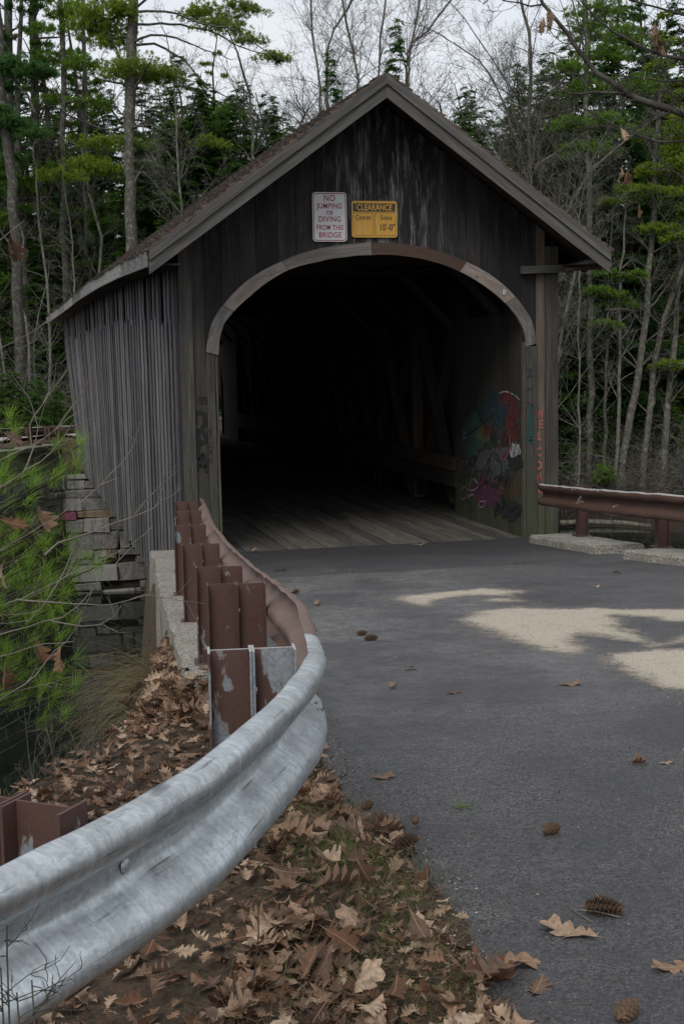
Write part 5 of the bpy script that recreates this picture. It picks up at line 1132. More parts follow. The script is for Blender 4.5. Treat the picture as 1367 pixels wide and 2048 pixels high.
# named conifers
for px, d, top, kind, var, lab in ((797, 66, 52, 'hemlock', 1, 'narrow hemlock whose tip rises straight above the bridge gable'), (690, 68, 118, 'hemlock', 1, 'hemlock with its tip just left of the gable peak'), (1008, 70, 128, 'hemlock', 0, 'green pointed hemlock right of the gable behind the forked bare tree'),
        (925, 64, 175, 'hemlock', 0, 'hemlock crown showing just over the right roof slope'), (1235, 62, -120, 'hemlock', 1, 'tall dense hemlock at the upper right reaching out of the photo'), (1345, 66, 40, 'cedar', 0, 'yellow-green conifer at the right edge'),
        (1165, 64, 420, 'hemlock', 2, 'low dark hemlock between the right eave and the riverbank'), (1195, 69, 330, 'hemlock', 0, 'dark hemlock filling the gap right of the eave'), (1300, 72, 200, 'hemlock', 0, 'dark hemlock behind the leaning grey trunks'),
        (395, 60, 150, 'hemlock', 0, 'broad dark hemlock behind the thin pale tree over the left roof'), (450, 64, 200, 'hemlock', 2, 'mid green hemlock above the left roof slope'), (330, 62, 330, 'hemlock', 2, 'low hemlock just above the left eave'),
        (215, 63, 380, 'hemlock', 0, 'dark hemlock behind the left eave'), (120, 58, 560, 'hemlock', 2, 'young hemlock beside the far guardrail left of the bridge'), (150, 66, 330, 'hemlock', 1, 'dark hemlock beyond the far road'), (30, 64, 420, 'hemlock', 0, 'dark hemlock at the left edge beyond the far road')):
    x, y, h = by_px(px, d, top); place_conifer(kind, var, x, y, h, lab, None, sw=.8 if px in (797, 690) else 1.)
for px, d, top, var, lab in ((350, 57, 215, 2, 'hemlock low over the left eave beside the big pine trunk'), (425, 58, 175, 0, 'hemlock over the middle of the left roof slope'), (490, 60, 185, 0, 'hemlock left of the grey trunk with broken limbs'), (560, 62, 190, 0, 'hemlock over the upper left roof slope'),
        (960, 61, 215, 0, 'hemlock low behind the right roof slope near the peak'), (1040, 62, 190, 0, 'hemlock behind the stems of the big bare clump'), (1095, 62, 170, 0, 'hemlock right of the bare clump'), (1140, 63, 240, 0, 'hemlock over the lower right roof slope'),
        (1128, 63, 500, 2, 'dark hemlock beside the slanting pale trunk'), (1180, 65, 470, 2, 'dark hemlock left of the crooked pale trunk'), (1218, 66, 500, 2, 'dark hemlock right behind the crooked pale trunk'), (280, 60, 250, 0, 'hemlock right behind the big pine trunk'), (85, 61, 470, 2, 'dark hemlock left of the fascia end')):
    x, y, h = by_px(px, d, top); place_conifer('hemlock', var, x, y, h, lab, None, sw=1.15)
# the forest behind: individual trees, three depths
fr_ = random.Random(5); k = 0
for d0, n, tops, sp in ((72, 19, (180, 420), 90), (84, 20, (170, 300), 88), (100, 21, (165, 260), 92)):
    for i in range(n):
        px = -160+i*sp+fr_.uniform(-30, 30); top = fr_.uniform(*tops)
        if 560 < px < 900: top = fr_.uniform(215, 300)
        if px < 330: top += 30
        if px > 1100: top -= 70
        x, y, h = by_px(px, d0+fr_.uniform(-4, 6), top)
        place_conifer('hemlock', fr_.choice([0, 0, 1, 2]) if d0 < 90 else fr_.choice([0, 1]), x, y, h, 'dark hemlock deep in the forest behind the bridge', 'hemlocks of the forest beyond the river')
for px, d, top, var in ((60, 61, -220, 1), (126, 66, -120, 0), (172, 72, -60, 0), (-40, 60, -200, 0), (1120, 80, -20, 0), (1290, 84, -80, 1), (440, 82, 60, 0)):
    x, y, h = by_px(px, d, top); place_conifer('pine', var, x, y, h, {60: 'tall white pine second from the left edge, dark bluish plumes', 126: 'tall straight pine between the two big left pines', 172: 'slim pine trunk left of the big leaning-limbed pine', -40: 'pine partly cut by the left edge', 1120: 'pine behind the forked bare tree', 1290: 'tall pine behind the overhanging limb at upper right', 440: 'far pine over the left roof slope'}[px], None)
# plumes: explicit needle masses on long limbs
def plume_tree(name, label, trunk, r0, r1, limbs, plumes, mat, seed, d, ext=8., leafn=1.):
    d2 = 68. if trunk[0][0] > 1090 else fd(d); r0 *= d2/d; r1 *= d2/d; d = d2; trunk = [at(x_, y_, d) for x_, y_ in trunk]
    root, tc, off = hero_bare(name, label, trunk, r0, r1, seed, M['bark'], 2, .5, ext=ext, start=.3, blen=.12, nb=14)
    rr = random.Random(seed); lt = TC()
    for l in limbs:
        P = np.array([at(x, y, d+dz)-off for x, y, dz in l]); Q = np.array(resample(P, .5)); Q[1:] += nrg.normal(0, .03, Q[1:].shape); lt.tube(Q, np.linspace(.075, .02, len(Q)), 5)
        for i in range(3, len(Q), 1):
            for _ in range(2):
                dd = Q[i]-Q[i-1]; v = np.array([rr.gauss(0, 1), rr.gauss(0, 1), rr.gauss(.2, .5)]); grow(lt, rr, Q[i], dd/np.linalg.norm(dd)*.8+v*.6, rr.uniform(.4, 1.3), .012, 1, .1, .2, .6)
    put('limbs', lt.mesh('limbs', M['bark']), root)
    CC, DD = [], []
    for px, py, rx, ry in plumes:
        c0 = at(px, py, d+rr.uniform(-.8, .8))-off; s_ = d/FPX; nt = int(rx*ry*.62*leafn)+60
        q = nrg.normal(0, .5, (nt, 3)); q = q/np.maximum(1, np.linalg.norm(q, axis=1, keepdims=True)/1.25); lob = fbm(q[:, 0]*5+px, q[:, 2]*4+py, 3, seed)*.5+fbm(q[:, 0]*4+px, q[:, 1]*4+py, 2, seed+3)*.5; q = q[lob > .47]; q[:, 2] = q[:, 2]*.8-np.abs(q[:, 0])**2*.35+.15
        c = c0+CR[None]*(q[:, :1]*rx*1.15*s_)+CU[None]*(q[:, 2:]*ry*1.25*s_)+CF[None]*(q[:, 1:2]*rx*s_*.8)
        for e in range(14): CC.append(c); DD.append(np.array([[0, 0, .35]])+CR[None]*.2*np.sign(rx)+nrg.normal(0, .5, c.shape))
    C = np.concatenate(CC); D = np.concatenate(DD); n = len(C); V, F = diamonds(C, D, nrg.uniform(.12, .20, n), nrg.uniform(.024, .038, n), 1.)
    put('crown', npmesh('crown', V, F, mat, np.repeat(nrg.random(n), 4)), root); return root
plume_tree('pine_tree', 'big white pine with a thick grey trunk and long limbs reaching right over the roof', [(262, 480), (258, 300), (264, 120), (266, 0)], .24, .17,
           [[(265, 25, 0), (330, 22, -1), (400, 45, -1), (470, 60, -2), (520, 95, -2), (568, 120, -2)], [(265, 50, 0), (340, 48, 1), (420, 62, 1), (480, 95, 0), (540, 112, 0)], [(265, 85, 0), (300, 70, -1), (350, 75, -1), (410, 100, -1), (460, 120, -1)], [(262, 90, 0), (310, 90, 1), (370, 120, 1), (400, 160, 1), (450, 195, 1), (500, 215, 1)],
            [(262, 20, 0), (330, -20, -1), (420, -10, -2), (500, 10, -2), (520, 18, -2)], [(262, 170, 0), (210, 160, 0), (180, 150, 0)], [(262, 240, 0), (240, 225, 0), (220, 195, 0)], [(262, 250, 0), (200, 255, 0), (90, 205, 0)], [(262, 255, 0), (300, 250, -1), (340, 270, -1)], [(262, 30, 0), (215, 40, 0), (170, 55, 0)]],
           [(205, 30, 55, 34), (190, 55, 42, 24), (232, 72, 36, 24), (215, 88, 30, 15), (275, 135, 62, 16), (300, 158, 42, 20), (250, 145, 40, 14), (390, 30, 34, 12), (432, 52, 40, 11), (410, 20, 34, 9), (470, 62, 30, 10), (500, 82, 30, 9), (545, 114, 30, 8), (560, 120, 14, 7), (500, 22, 32, 9), (475, 12, 30, 8), (455, 40, 30, 9), (330, 150, 34, 10), (210, 285, 62, 9), (180, 332, 48, 15), (120, 352, 46, 8), (205, 340, 40, 12), (420, 285, 30, 10), (240, 20, 30, 20)], M['olive'], 71, 49)
plume_tree('pine_tree', 'dark bluish pine at the left edge with dense rounded needle plumes', [(30, 470), (20, 330), (2, 200), (-5, 60)], .20, .15,
           [[(10, 140, 0), (60, 150, 0), (90, 140, 0)], [(20, 260, 0), (60, 285, 0), (75, 275, 0)], [(70, 225, 0), (55, 190, 0), (20, 155, 0)]],
           [(25, 130, 46, 16), (70, 142, 34, 12), (10, 145, 30, 14), (35, 258, 50, 15), (20, 245, 34, 12), (70, 268, 26, 9), (10, 175, 28, 9), (5, 220, 20, 8), (95, 148, 16, 8)], M['hemlock_b'], 73, 46, leafn=1.4)
plume_tree('pine_tree', 'pine with olive plumes above the far guardrail, behind the big grey trunk', [(128, 480), (126, 280), (128, 100), (122, 0)], .15, .10, [[(127, 110, 0), (160, 120, 0), (200, 135, 0)], [(127, 205, 0), (170, 200, 0), (215, 210, 0)]],
           [(120, 118, 42, 16), (165, 130, 40, 16), (110, 200, 36, 8), (180, 205, 44, 8), (200, 215, 20, 10), (140, 20, 40, 18), (100, 60, 36, 8)], M['pine'], 74, 56)
plume_tree('hemlock_sapling', 'slender hemlock with sparse yellow-green sprays over the right riverbank', [(1209, 900), (1212, 700), (1215, 560), (1225, 400)], .10, .03, [[(1213, 545, 0), (1250, 550, 0), (1285, 556, -1)], [(1212, 590, 0), (1240, 592, 0)], [(1213, 545, 0), (1195, 540, 0)], [(1212, 620, 0), (1255, 618, -1)], [(1212, 645, 0), (1185, 648, 0)]],
           [(1210, 545, 22, 8), (1250, 555, 26, 8), (1275, 548, 16, 6), (1190, 582, 26, 7), (1225, 592, 26, 7), (1240, 612, 34, 7), (1205, 615, 20, 5), (1205, 648, 26, 6), (1225, 652, 16, 6), (1205, 950, 20, 16), (1198, 962, 14, 9)], M['pine'], 75, 60, ext=0., leafn=1.6)
plume_tree('pine_tree', 'yellow-green pine leaning in from the right edge', [(1430, 900), (1425, 600), (1400, 380), (1395, 100)], .20, .12, [[(1400, 395, 0), (1340, 388, 0), (1250, 385, -1), (1190, 408, -1)], [(1400, 350, 0), (1350, 345, 0), (1290, 335, -1)], [(1410, 720, 0), (1330, 735, 0)], [(1400, 460, 0), (1330, 462, 0), (1290, 470, 0)]],
           [(1340, 388, 34, 9), (1290, 385, 40, 9), (1255, 378, 26, 8), (1212, 405, 26, 7), (1240, 402, 20, 6), (1300, 345, 26, 12), (1350, 330, 26, 16), (1290, 340, 16, 10), (1315, 460, 40, 9), (1350, 475, 26, 9), (1340, 730, 34, 8), (1350, 300, 26, 20), (1355, 250, 20, 26)], M['olive'], 76, 57, leafn=1.4)
plume_tree('pine_tree', 'green pine with open plumes right of the bare clump', [(1180, 700), (1176, 400), (1172, 180), (1170, 20)], .16, .10, [[(1174, 250, 0), (1130, 255, 0)], [(1172, 120, 0), (1215, 110, 0)], [(1172, 60, 0), (1130, 50, 0)]],
           [(1175, 60, 50, 16), (1210, 110, 46, 15), (1135, 135, 34, 12), (1180, 180, 55, 15), (1140, 250, 40, 12), (1210, 240, 44, 12), (1175, 300, 50, 12), (1195, 20, 50, 18), (1250, 70, 44, 16), (1270, 170, 44, 14), (1260, 270, 40, 12)], M['pine'], 77, 60, ext=6, leafn=.8)
plume_tree('pine_tree', 'pine with bright low plumes behind the fascia end', [(175, 620), (172, 420), (170, 250), (168, 90)], .15, .09, [[(172, 340, 0), (215, 335, 0)], [(172, 430, 0), (130, 432, 0)]],
           [(170, 330, 60, 13), (215, 345, 40, 10), (110, 345, 36, 10), (150, 430, 50, 11), (215, 450, 50, 12), (100, 500, 50, 12), (190, 530, 40, 11), (250, 400, 40, 10), (330, 330, 50, 12), (380, 250, 50, 12), (300, 290, 40, 10), (440, 230, 44, 11), (50, 380, 40, 12), (40, 560, 44, 12)], M['pine'], 78, 62, ext=5, leafn=.8)
# pale and grey bare trees that stand out
BARE = [
 ('thin pale bare tree rising over the left roof slope', [(365, 430), (356, 330), (352, 240), (345, 130)], 50, .09, .03, 'barkpale', 3, 1.5, 0, .28),
 ('lichen covered bare tree left of the fascia end', [(101, 800), (101, 693), (97, 617), (92, 555), (85, 488), (79, 441), (72, 330)], 54, .085, .04, 'barkpale', 3, .9, 0, .22),
 ('pale young tree above the far end of the eave', [(150, 700), (148, 564), (144, 488), (141, 444), (126, 353)], 52, .07, .025, 'barkpale', 3, 1.2, 0, .26),
 ('crooked lichen covered tree behind the far guardrail', [(62, 843), (60, 757), (59, 690), (54, 637), (37, 590), (44, 529), (48, 476), (35, 432)], 56, .09, .035, 'barkpale', 3, .9, 0, .22),
 ('leaning pale trunk at the left edge behind the far guardrail', [(23, 837), (13, 763), (0, 684), (-12, 600)], 55, .075, .04, 'barkpale', 3, .7, 0, .2),
 ('thin pale sapling left of the fascia end', [(72, 848), (70, 757), (70, 681), (78, 622), (97, 558)], 57, .07, .03, 'barkpale', 3, .8, 0, .2),
 ('thick dark trunk near the left edge', [(48, 740), (42, 600), (30, 430), (22, 330), (18, 150)], 60, .30, .2, 'bark', 3, .5, 6, .12),
 ('dark trunk behind the lichen covered trees', [(88, 720), (86, 505), (76, 329), (70, 190), (66, 0)], 62, .26, .2, 'bark', 3, .7, 6, .14),
 ('grey trunk with broken limbs over the left roof slope', [(508, 400), (507, 310), (500, 190), (482, 130)], 52, .11, .05, 'twig', 3, 1.1, 0, .24),
 ('bare tree with stout forks left of the gable peak', [(654, 260), (654, 150), (656, 99), (668, 60), (693, 20)], 70, .14, .05, 'twigfar', 4, 1.0, 3, .36),
 ('slim bare tree farthest left above the gable', [(638, 250), (638, 161), (625, 66), (622, 0)], 72, .11, .05, 'twigfar', 3, 1.2, 3, .26),
 ('dark curved bare tree just left of the gable peak', [(716, 250), (716, 161), (707, 110), (691, 44), (684, 0)], 70, .12, .06, 'twigfar', 3, 1.3, 3, .26),
 ('straight thin bare tree behind the gable peak', [(758, 240), (758, 132), (762, 73), (771, 0)], 74, .10, .05, 'twigfar', 3, 1.2, 3, .22),
 ('bare tree forking above the hemlock right of the peak', [(812, 240), (815, 106), (821, 88), (839, 0)], 72, .12, .05, 'twigfar', 3, 1.2, 3, .28),
 ('slanting bare stem right of the forked one', [(818, 200), (825, 85), (854, 62), (875, 33), (900, 0)], 71, .10, .05, 'twigfar', 3, 1.1, 2, .24),
 ('central stem of the big bare clump right of the roof', [(1058, 420), (1058, 358), (1059, 230), (1059, 153), (1057, 64), (1048, 25)], 56, .16, .06, 'twig', 4, .9, 2, .26),
 ('stem of the bare clump leaning slightly right', [(1056, 420), (1058, 358), (1086, 205), (1127, 158), (1150, 107)], 55, .12, .04, 'twig', 3, 1.3, 2, .28),
 ('mossy stem of the bare clump leaning far right', [(1060, 420), (1062, 358), (1075, 330), (1145, 284), (1201, 235), (1247, 197)], 54, .12, .04, 'barkpale', 3, 1.3, 0, .26),
 ('stem of the bare clump leaning left over the roof', [(1050, 420), (1053, 360), (1030, 280), (1008, 210), (958, 120), (903, 85)], 56, .11, .03, 'twig', 3, 1.4, 0, .26),
 ('second left leaning stem of the bare clump', [(1054, 420), (1054, 350), (1012, 165), (985, 120), (950, 70)], 57, .09, .03, 'twig', 3, 1.3, 0, .26),
 ('short dead stem leaning left over the right roof slope', [(1000, 400), (993, 310), (975, 270), (945, 205)], 50, .08, .02, 'barkpale', 2, .9, 0, .2),
 ('leaning grey stem right of the roof edge', [(1110, 470), (1132, 425), (1181, 340), (1235, 294)], 52, .11, .05, 'twig', 3, 1.3, 0, .28),
 ('thin forked stem beside the right eave', [(1158, 500), (1158, 450), (1165, 384), (1196, 294)], 52, .06, .02, 'barkpale', 3, 1.4, 0, .3),
 ('pale lichen trunk slanting behind the right portal post', [(1100, 830), (1108, 760), (1118, 695), (1133, 615), (1148, 540), (1160, 470)], 58, .11, .07, 'barkpale', 3, .6, 0, .16),
 ('upright pale trunk with a crooked fork right of the portal', [(1233, 900), (1233, 853), (1236, 799), (1238, 718), (1237, 611), (1240, 539), (1246, 504), (1249, 420)], 61, .11, .05, 'barkpale', 3, .9, 0, .16),
 ('big grey trunk leaning right from the riverbank', [(1238, 975), (1252, 866), (1268, 786), (1284, 692), (1295, 584), (1303, 466), (1310, 330)], 62, .22, .12, 'twig', 3, 1.2, 3, .2),
 ('second grey trunk leaning right, cut by the right edge', [(1290, 900), (1311, 718), (1322, 651), (1343, 590), (1367, 530), (1400, 430)], 63, .19, .12, 'twig', 3, 1.1, 2, .2),
 ('grey trunk low at the right edge of the riverbank', [(1322, 970), (1332, 853), (1345, 720), (1352, 600)], 64, .20, .12, 'twig', 3, 1.2, 2, .2),
 ('dark trunk behind the pale forked trunk', [(1248, 860), (1249, 611), (1254, 477), (1258, 350)], 68, .18, .14, 'bark', 3, .8, 2, .14),
 ('very dark thick trunk in the hemlocks right of the eave', [(1209, 900), (1209, 560), (1205, 400)], 67, .24, .16, 'bark', 2, .5, 2, .12),
]
for i, (lab, pts, d, r0, r1, mt, lev, dens, ext, bl) in enumerate(BARE):
    dd_ = 67.3+(d-58)*.35 if pts[0][0] > 1095 and mt != 'bark' else fd(d)
    hero_bare('bare_tree', lab, [at(x_, y_, dd_) for x_, y_ in pts], r0*dd_/d*.9, r1*dd_/d*.9, 100+i, M[mt], lev, dens, ext=ext, blen=bl, start=.30 if mt != 'bark' else .25)
m = MB(); P = [at(1150, 1000, 69), at(1152, 940, 69), at(1155, 915, 69), at(1156, 902, 69)]; m.tube(P, [.13, .11, .07, .01], 8); m.tube([at(1157, 1000, 69), at(1158, 935, 69), at(1159, 922, 69)], [.06, .05, .01], 6)
tag(m.build('dead_snag', M['twig'], None, True), 'broken brown snag standing beyond the right guardrail end', 'dead tree')
# copies of four bare trees fill the wood
BP = []
for s_ in range(5):
    rr = random.Random(40+s_); tt = TC(); Hh = 14; P = np.array([(0, 0, 0)]+[(rr.gauss(0, .12)*k, rr.gauss(0, .12)*k, Hh*.8*k/6) for k in range(1, 7)]); tt.tube(P, np.linspace(.13, .045, 7), 6)
    tc = TC(); Q = np.array(resample(P, .8))
    for j in range(26):
        i = rr.randrange(int(len(Q)*.22), len(Q)); a = rr.uniform(0, 6.28); grow(tc, rr, Q[i], (math.cos(a), math.sin(a), rr.uniform(.3, 1.3)), rr.uniform(1.6, 4.2)*(1.25-i/len(Q)*.6), .026, 2, .18, .2, .95, .009)
    BP.append((tt, tc))
BM = [(tt.mesh('trunk', M[a]), tc.mesh('branches', M[b])) for (tt, tc), a, b in zip(BP, ('twig', 'barkpale', 'twig', 'barkpale', 'twigfar'), ('twig', 'twig', 'twigfar', 'barkpale', 'twigfar'))]
fr_ = random.Random(9)
def copy_bare(px, d, top, k, lab, grp):
    x, y, h = by_px(px, d, top); r = thing('bare_tree', lab, 'tree', (x, y, float(Hz(x, y)[0])-.15), grp); s_ = h/14.; r.scale = (s_, s_, s_); r.rotation_euler = (fr_.gauss(0, .06), fr_.gauss(0, .06), fr_.uniform(0, 6.28))
    put('trunk', BM[k][0], r); put('branches', BM[k][1], r)
for d0, n, sp, lo, hi in ((60, 10, 170, 160, 520), (68, 15, 112, 80, 320), (80, 18, 94, 50, 200), (94, 20, 86, 80, 190)):
    for i in range(n):
        px = -160+i*sp+fr_.uniform(-30, 30)
        if d0 < 62 and px > 420: continue
        copy_bare(px, d0+fr_.uniform(-3, 5), fr_.uniform(lo, hi), fr_.choice([0, 1, 2, 3] if d0 < 70 else [0, 2, 4, 4]), 'leafless grey tree standing among the hemlocks of the forest', 'leafless trees of the forest beyond the river')
for i in range(26):
    px = -110+i*11+random.Random(i).uniform(-8, 8); p = at(px, 850, 61+4.5*random.Random(i+50).random()); place_conifer('cedar', 1, p[0], p[1], random.Random(i+9).uniform(1.2, 3.0), 'young dark hemlock of the undergrowth beyond the river', 'young hemlocks of the undergrowth')
for i in range(34):      # the wood goes on past both sides of the photo
    s_ = random.Random(i+200); px = s_.uniform(-1100, -200) if i % 2 else s_.uniform(1500, 2300); x, y, h = by_px(px, s_.uniform(84, 104), s_.uniform(60, 330)); place_conifer('hemlock', s_.choice([0, 1]), x, y, h, 'dark hemlock deep in the forest behind the bridge', 'hemlocks of the forest beyond the river')
for i, (px, d, top) in enumerate(((20, 78, 230), (75, 80, 150), (130, 77, 210), (190, 80, 130), (235, 79, 180), (295, 79, 150), (340, 81, 190), (385, 78, 120), (430, 82, 170), (470, 79, 210), (520, 81, 170), (560, 80, 225), (605, 82, 245), (1080, 79, 120), (1130, 81, 90), (1210, 80, 40), (1290, 82, 60), (1350, 80, 20))):
    x, y, h = by_px(px, d, top); place_conifer('hemlock', i % 2, x, y, h, 'dark hemlock deep in the forest behind the bridge', 'hemlocks of the forest beyond the river', sw=1.2)
# brush on the far bank
SM = []
for s_ in range(4):
    rr = random.Random(60+s_); tc = TC()
    for j in range(9):
        a = rr.uniform(0, 6.28); grow(tc, rr, (rr.gauss(0, .15), rr.gauss(0, .15), 0), (math.cos(a), math.sin(a), rr.uniform(.3, 1.2)), rr.uniform(1.6, 3.8), .020, 2, -.06, .26, .8, .006)
    SM.append(tc.mesh('stems', M[['twig', 'barkpale', 'twigfar', 'barkpale'][s_]]))
fr_ = random.Random(12)
def shrub(px, py, d, k, s_, lab, grp):
    p = at(px, py, d); o = put('bare_shrub', SM[k]); o.location = (p[0], p[1], float(Hz(p[0], p[1])[0])-.05); o.scale = (s_, s_, s_); o.rotation_euler = (0, 0, fr_.uniform(0, 6.28)); tag(o, lab, 'shrub', grp)
for i in range(60): shrub(fr_.uniform(1090, 1460), 950, fr_.uniform(67.5, 73), fr_.randrange(4), fr_.uniform(.7, 1.5), 'tangled leafless shrub on the right riverbank', 'leafless shrubs on the right riverbank')
for i in range(34): shrub(fr_.uniform(-80, 330), 840, fr_.uniform(66, 74), fr_.randrange(4), fr_.uniform(.8, 1.5), 'leafless shrub under the trees beyond the far road', 'leafless shrubs beyond the far road')
for i in range(30):
    px = fr_.uniform(-80, 330) if i < 16 else fr_.uniform(1100, 1440); d = fr_.uniform(71, 82); p = at(px, 850, d)
    place_conifer('cedar', 1, p[0], p[1], fr_.uniform(2.5, 5.5), 'young dark hemlock of the undergrowth beyond the river', 'young hemlocks of the undergrowth')
m = MB(); m.tube([at(1120, 1046, 66.5), at(1180, 1044, 67), at(1250, 1047, 66.5), at(1300, 1052, 65.5)], [.14, .16, .15, .08], 7); tag(m.build('fallen_log', M['twig'], None, True), 'grey fallen log along the far waterline', 'log')

# overhanging oak limb at the upper right ---------------------------------
def limbtree(name, label, off_pts, limbs, mat, seed, leaves=()):
    base = np.array(off_pts[0], float); root = thing(name, label, 'tree', tuple(base)); tt = TC(); Q = np.array(resample([np.array(p)-base for p in off_pts], .5)); tt.tube(Q, np.linspace(.2, .13, len(Q)), 9); put('trunk', tt.mesh('trunk', mat), root)
    rr = random.Random(seed); tc = TC()
    for pts, d, ra, rb, nb, ll in limbs:
        P = [at(x, y, d+dz)-base for x, y, dz in pts]; Q = np.array(resample(P, .12)); Q[1:-1] += nrg.normal(0, .006, Q[1:-1].shape); tc.tube(Q, np.linspace(ra, rb, len(Q)), 7 if ra > .015 else 4)
        for j in range(nb):
            i = rr.randrange(2, len(Q)); dd = Q[min(i+1, len(Q)-1)]-Q[i-1]; dd /= np.linalg.norm(dd); v = np.array([rr.gauss(0, 1), rr.gauss(0, .7), rr.gauss(0, 1)]); v -= dd*v.dot(dd); v /= np.linalg.norm(v)
            grow(tc, rr, Q[i], dd*.75+v*.8, ll*rr.uniform(.4, 1.1), max(rb*.5, .004), 2, .05, .2, .7, .0028)
    put('limb', tc.mesh('limb', mat), root); return root
g0 = at(1560, 700, 15); g0[2] = float(Hz(g0[0], g0[1])[0])-.2
limbtree('oak_tree', 'bare oak whose thick dark limb hangs into the upper right of the photo', [g0, at(1550, 600, 15), at(1530, 300, 15), at(1560, -100, 15), at(1600, -900, 15.5), at(1590, -1500, 16)], [
  ([(1535, 300, .8), (1430, 255, .3), (1367, 228, 0), (1300, 208, 0), (1255, 187, 0), (1195, 145, 0), (1170, 115, 0), (1150, 90, 0), (1120, 50, 0), (1085, 8, 0), (1070, -30, 0)], 14, .062, .016, 22, .8),
  ([(1535, 150, .8), (1420, 120, .3), (1367, 117, 0), (1335, 112, 0), (1290, 97, 0), (1225, 62, 0), (1190, 35, 0), (1165, 5, 0)], 14, .032, .010, 16, .7),
  ([(1250, 187, 0), (1185, 186, 0), (1140, 188, -.1), (1120, 178, -.1), (1088, 156, -.1)], 14, .018, .006, 8, .35),
  ([(1535, 200, .8), (1400, 165, .2), (1367, 161, 0), (1320, 162, 0), (1260, 152, 0), (1200, 146, .1)], 14, .020, .006, 12, .5),
  ([(1535, 320, .8), (1420, 285, .3), (1367, 281, 0), (1315, 284, 0), (1250, 262, 0), (1200, 235, 0), (1160, 215, 0), (1075, 235, .1), (1030, 205, .2)], 14, .018, .005, 18, .5),
  ([(1535, 260, .8), (1400, 210, .2), (1367, 197, 0), (1345, 183, 0), (1290, 186, 0), (1240, 190, 0)], 14, .018, .006, 8, .4),
  ([(1535, 420, .8), (1420, 385, .3), (1367, 358, 0), (1335, 335, 0), (1300, 300, 0), (1290, 285, 0)], 14, .016, .007, 8, .45),
  ([(1535, 480, .8), (1400, 505, .3), (1367, 490, 0), (1345, 460, 0), (1325, 430, 0), (1318, 420, 0)], 14, .012, .005, 6, .35),
  ([(1480, 40, .5), (1367, 30, .2), (1250, -5, .2)], 14, .02, .008, 12, .6),
  ([(1090, 8, 0), (1060, 12, 0), (1010, 2, 0), (990, -6, 0)], 14, .012, .006, 10, .5),
  ([(1290, 285, 0), (1280, 250, 0), (1240, 262, 0), (1200, 250, .1), (1150, 262, .1)], 14, .010, .005, 8, .4)], M['twigdark'], 91)
def hang_leaf(px, py, d, L, k, rot, lab, grp=None):
    p = at(px, py, d); o = put('oak_leaf', LM[k]); o.location = tuple(p); o.scale = (L, L*.85, L*1.3); o.rotation_euler = rot; tag(o, lab, 'leaf', grp)
for i, (px, py) in enumerate(((1085, 48), (1093, 52), (1100, 45), (1098, 30), (1082, 55), (1312, 78), (1320, 92), (1328, 100), (1322, 85), (1308, 60), (1240, 350), (1250, 356), (1256, 352), (1244, 268), (1288, 155), (1275, 425), (1368, 360))):
    hang_leaf(px, py, 13.9, .15, i % 8, (rng.uniform(0, 3), rng.uniform(1, 2), rng.uniform(0, 6)), 'dead brown leaf still hanging on the overhanging oak limb', 'dead leaves on the overhanging limb')

# pine sapling and twigs at the left ----------------------------------------
TW = [([(-80, 905), (0, 922), (33, 904), (64, 892), (113, 858), (133, 838), (164, 820)][::1], .006), ([(113, 858), (143, 815), (153, 802), (184, 748)], .003), ([(-60, 1010), (0, 975), (51, 940), (84, 922), (123, 879), (143, 851)], .005),
      ([(-60, 1130), (0, 1100), (59, 1067), (123, 1026), (160, 1000)], .005), ([(-60, 1240), (0, 1217), (88, 1176), (182, 1129), (264, 1088), (305, 1053)], .0045), ([(90, 1110), (117, 1085), (193, 1060), (264, 1034), (311, 1015), (325, 1000)], .0035),
      ([(-60, 1285), (0, 1267), (88, 1246), (152, 1217), (200, 1160), (240, 1120), (268, 1090)], .004), ([(32, 1199), (117, 1207), (220, 1210), (258, 1202), (293, 1190)], .003), ([(103, 1242), (164, 1252), (199, 1249), (229, 1234), (243, 1211)], .0025),
      ([(-60, 1330), (0, 1314), (88, 1289), (147, 1283)], .003), ([(-50, 1440), (0, 1401), (73, 1349), (110, 1300), (150, 1260), (183, 1185)], .004), ([(-60, 720), (0, 698), (64, 664), (108, 631)], .003), ([(-60, 520), (0, 479), (50, 441)], .003),
      ([(160, 1008), (200, 970), (240, 930), (260, 905)], .003), ([(200, 970), (238, 955)], .002), ([(64, 892), (60, 850), (100, 790), (140, 735)], .0025), ([(51, 940), (78, 860), (70, 830)], .0025), ([(150, 1090), (130, 1140), (95, 1200), (60, 1240)], .0025)]
D0 = 4.5
sb = at(-420, 1450, 4.7); sb[2] = float(Hz(sb[0], sb[1])[0])-.1
root = thing('oak_sapling', 'leafless sapling twigs reaching in from the left edge in front of the river', 'sapling', tuple(sb))
tc = TC(); rr = random.Random(3); hub = at(-420, 1100, 4.7)
tt = TC(); tt.tube(np.array(resample([sb, (sb+hub)/2+(.02, 0, 0), hub, at(-380, 600, 4.7)], .1))-sb, np.linspace(.02, .008, len(resample([sb, (sb+hub)/2+(.02, 0, 0), hub, at(-380, 600, 4.7)], .1))), 7); put('stem', tt.mesh('stem', M['twigdark']), root)
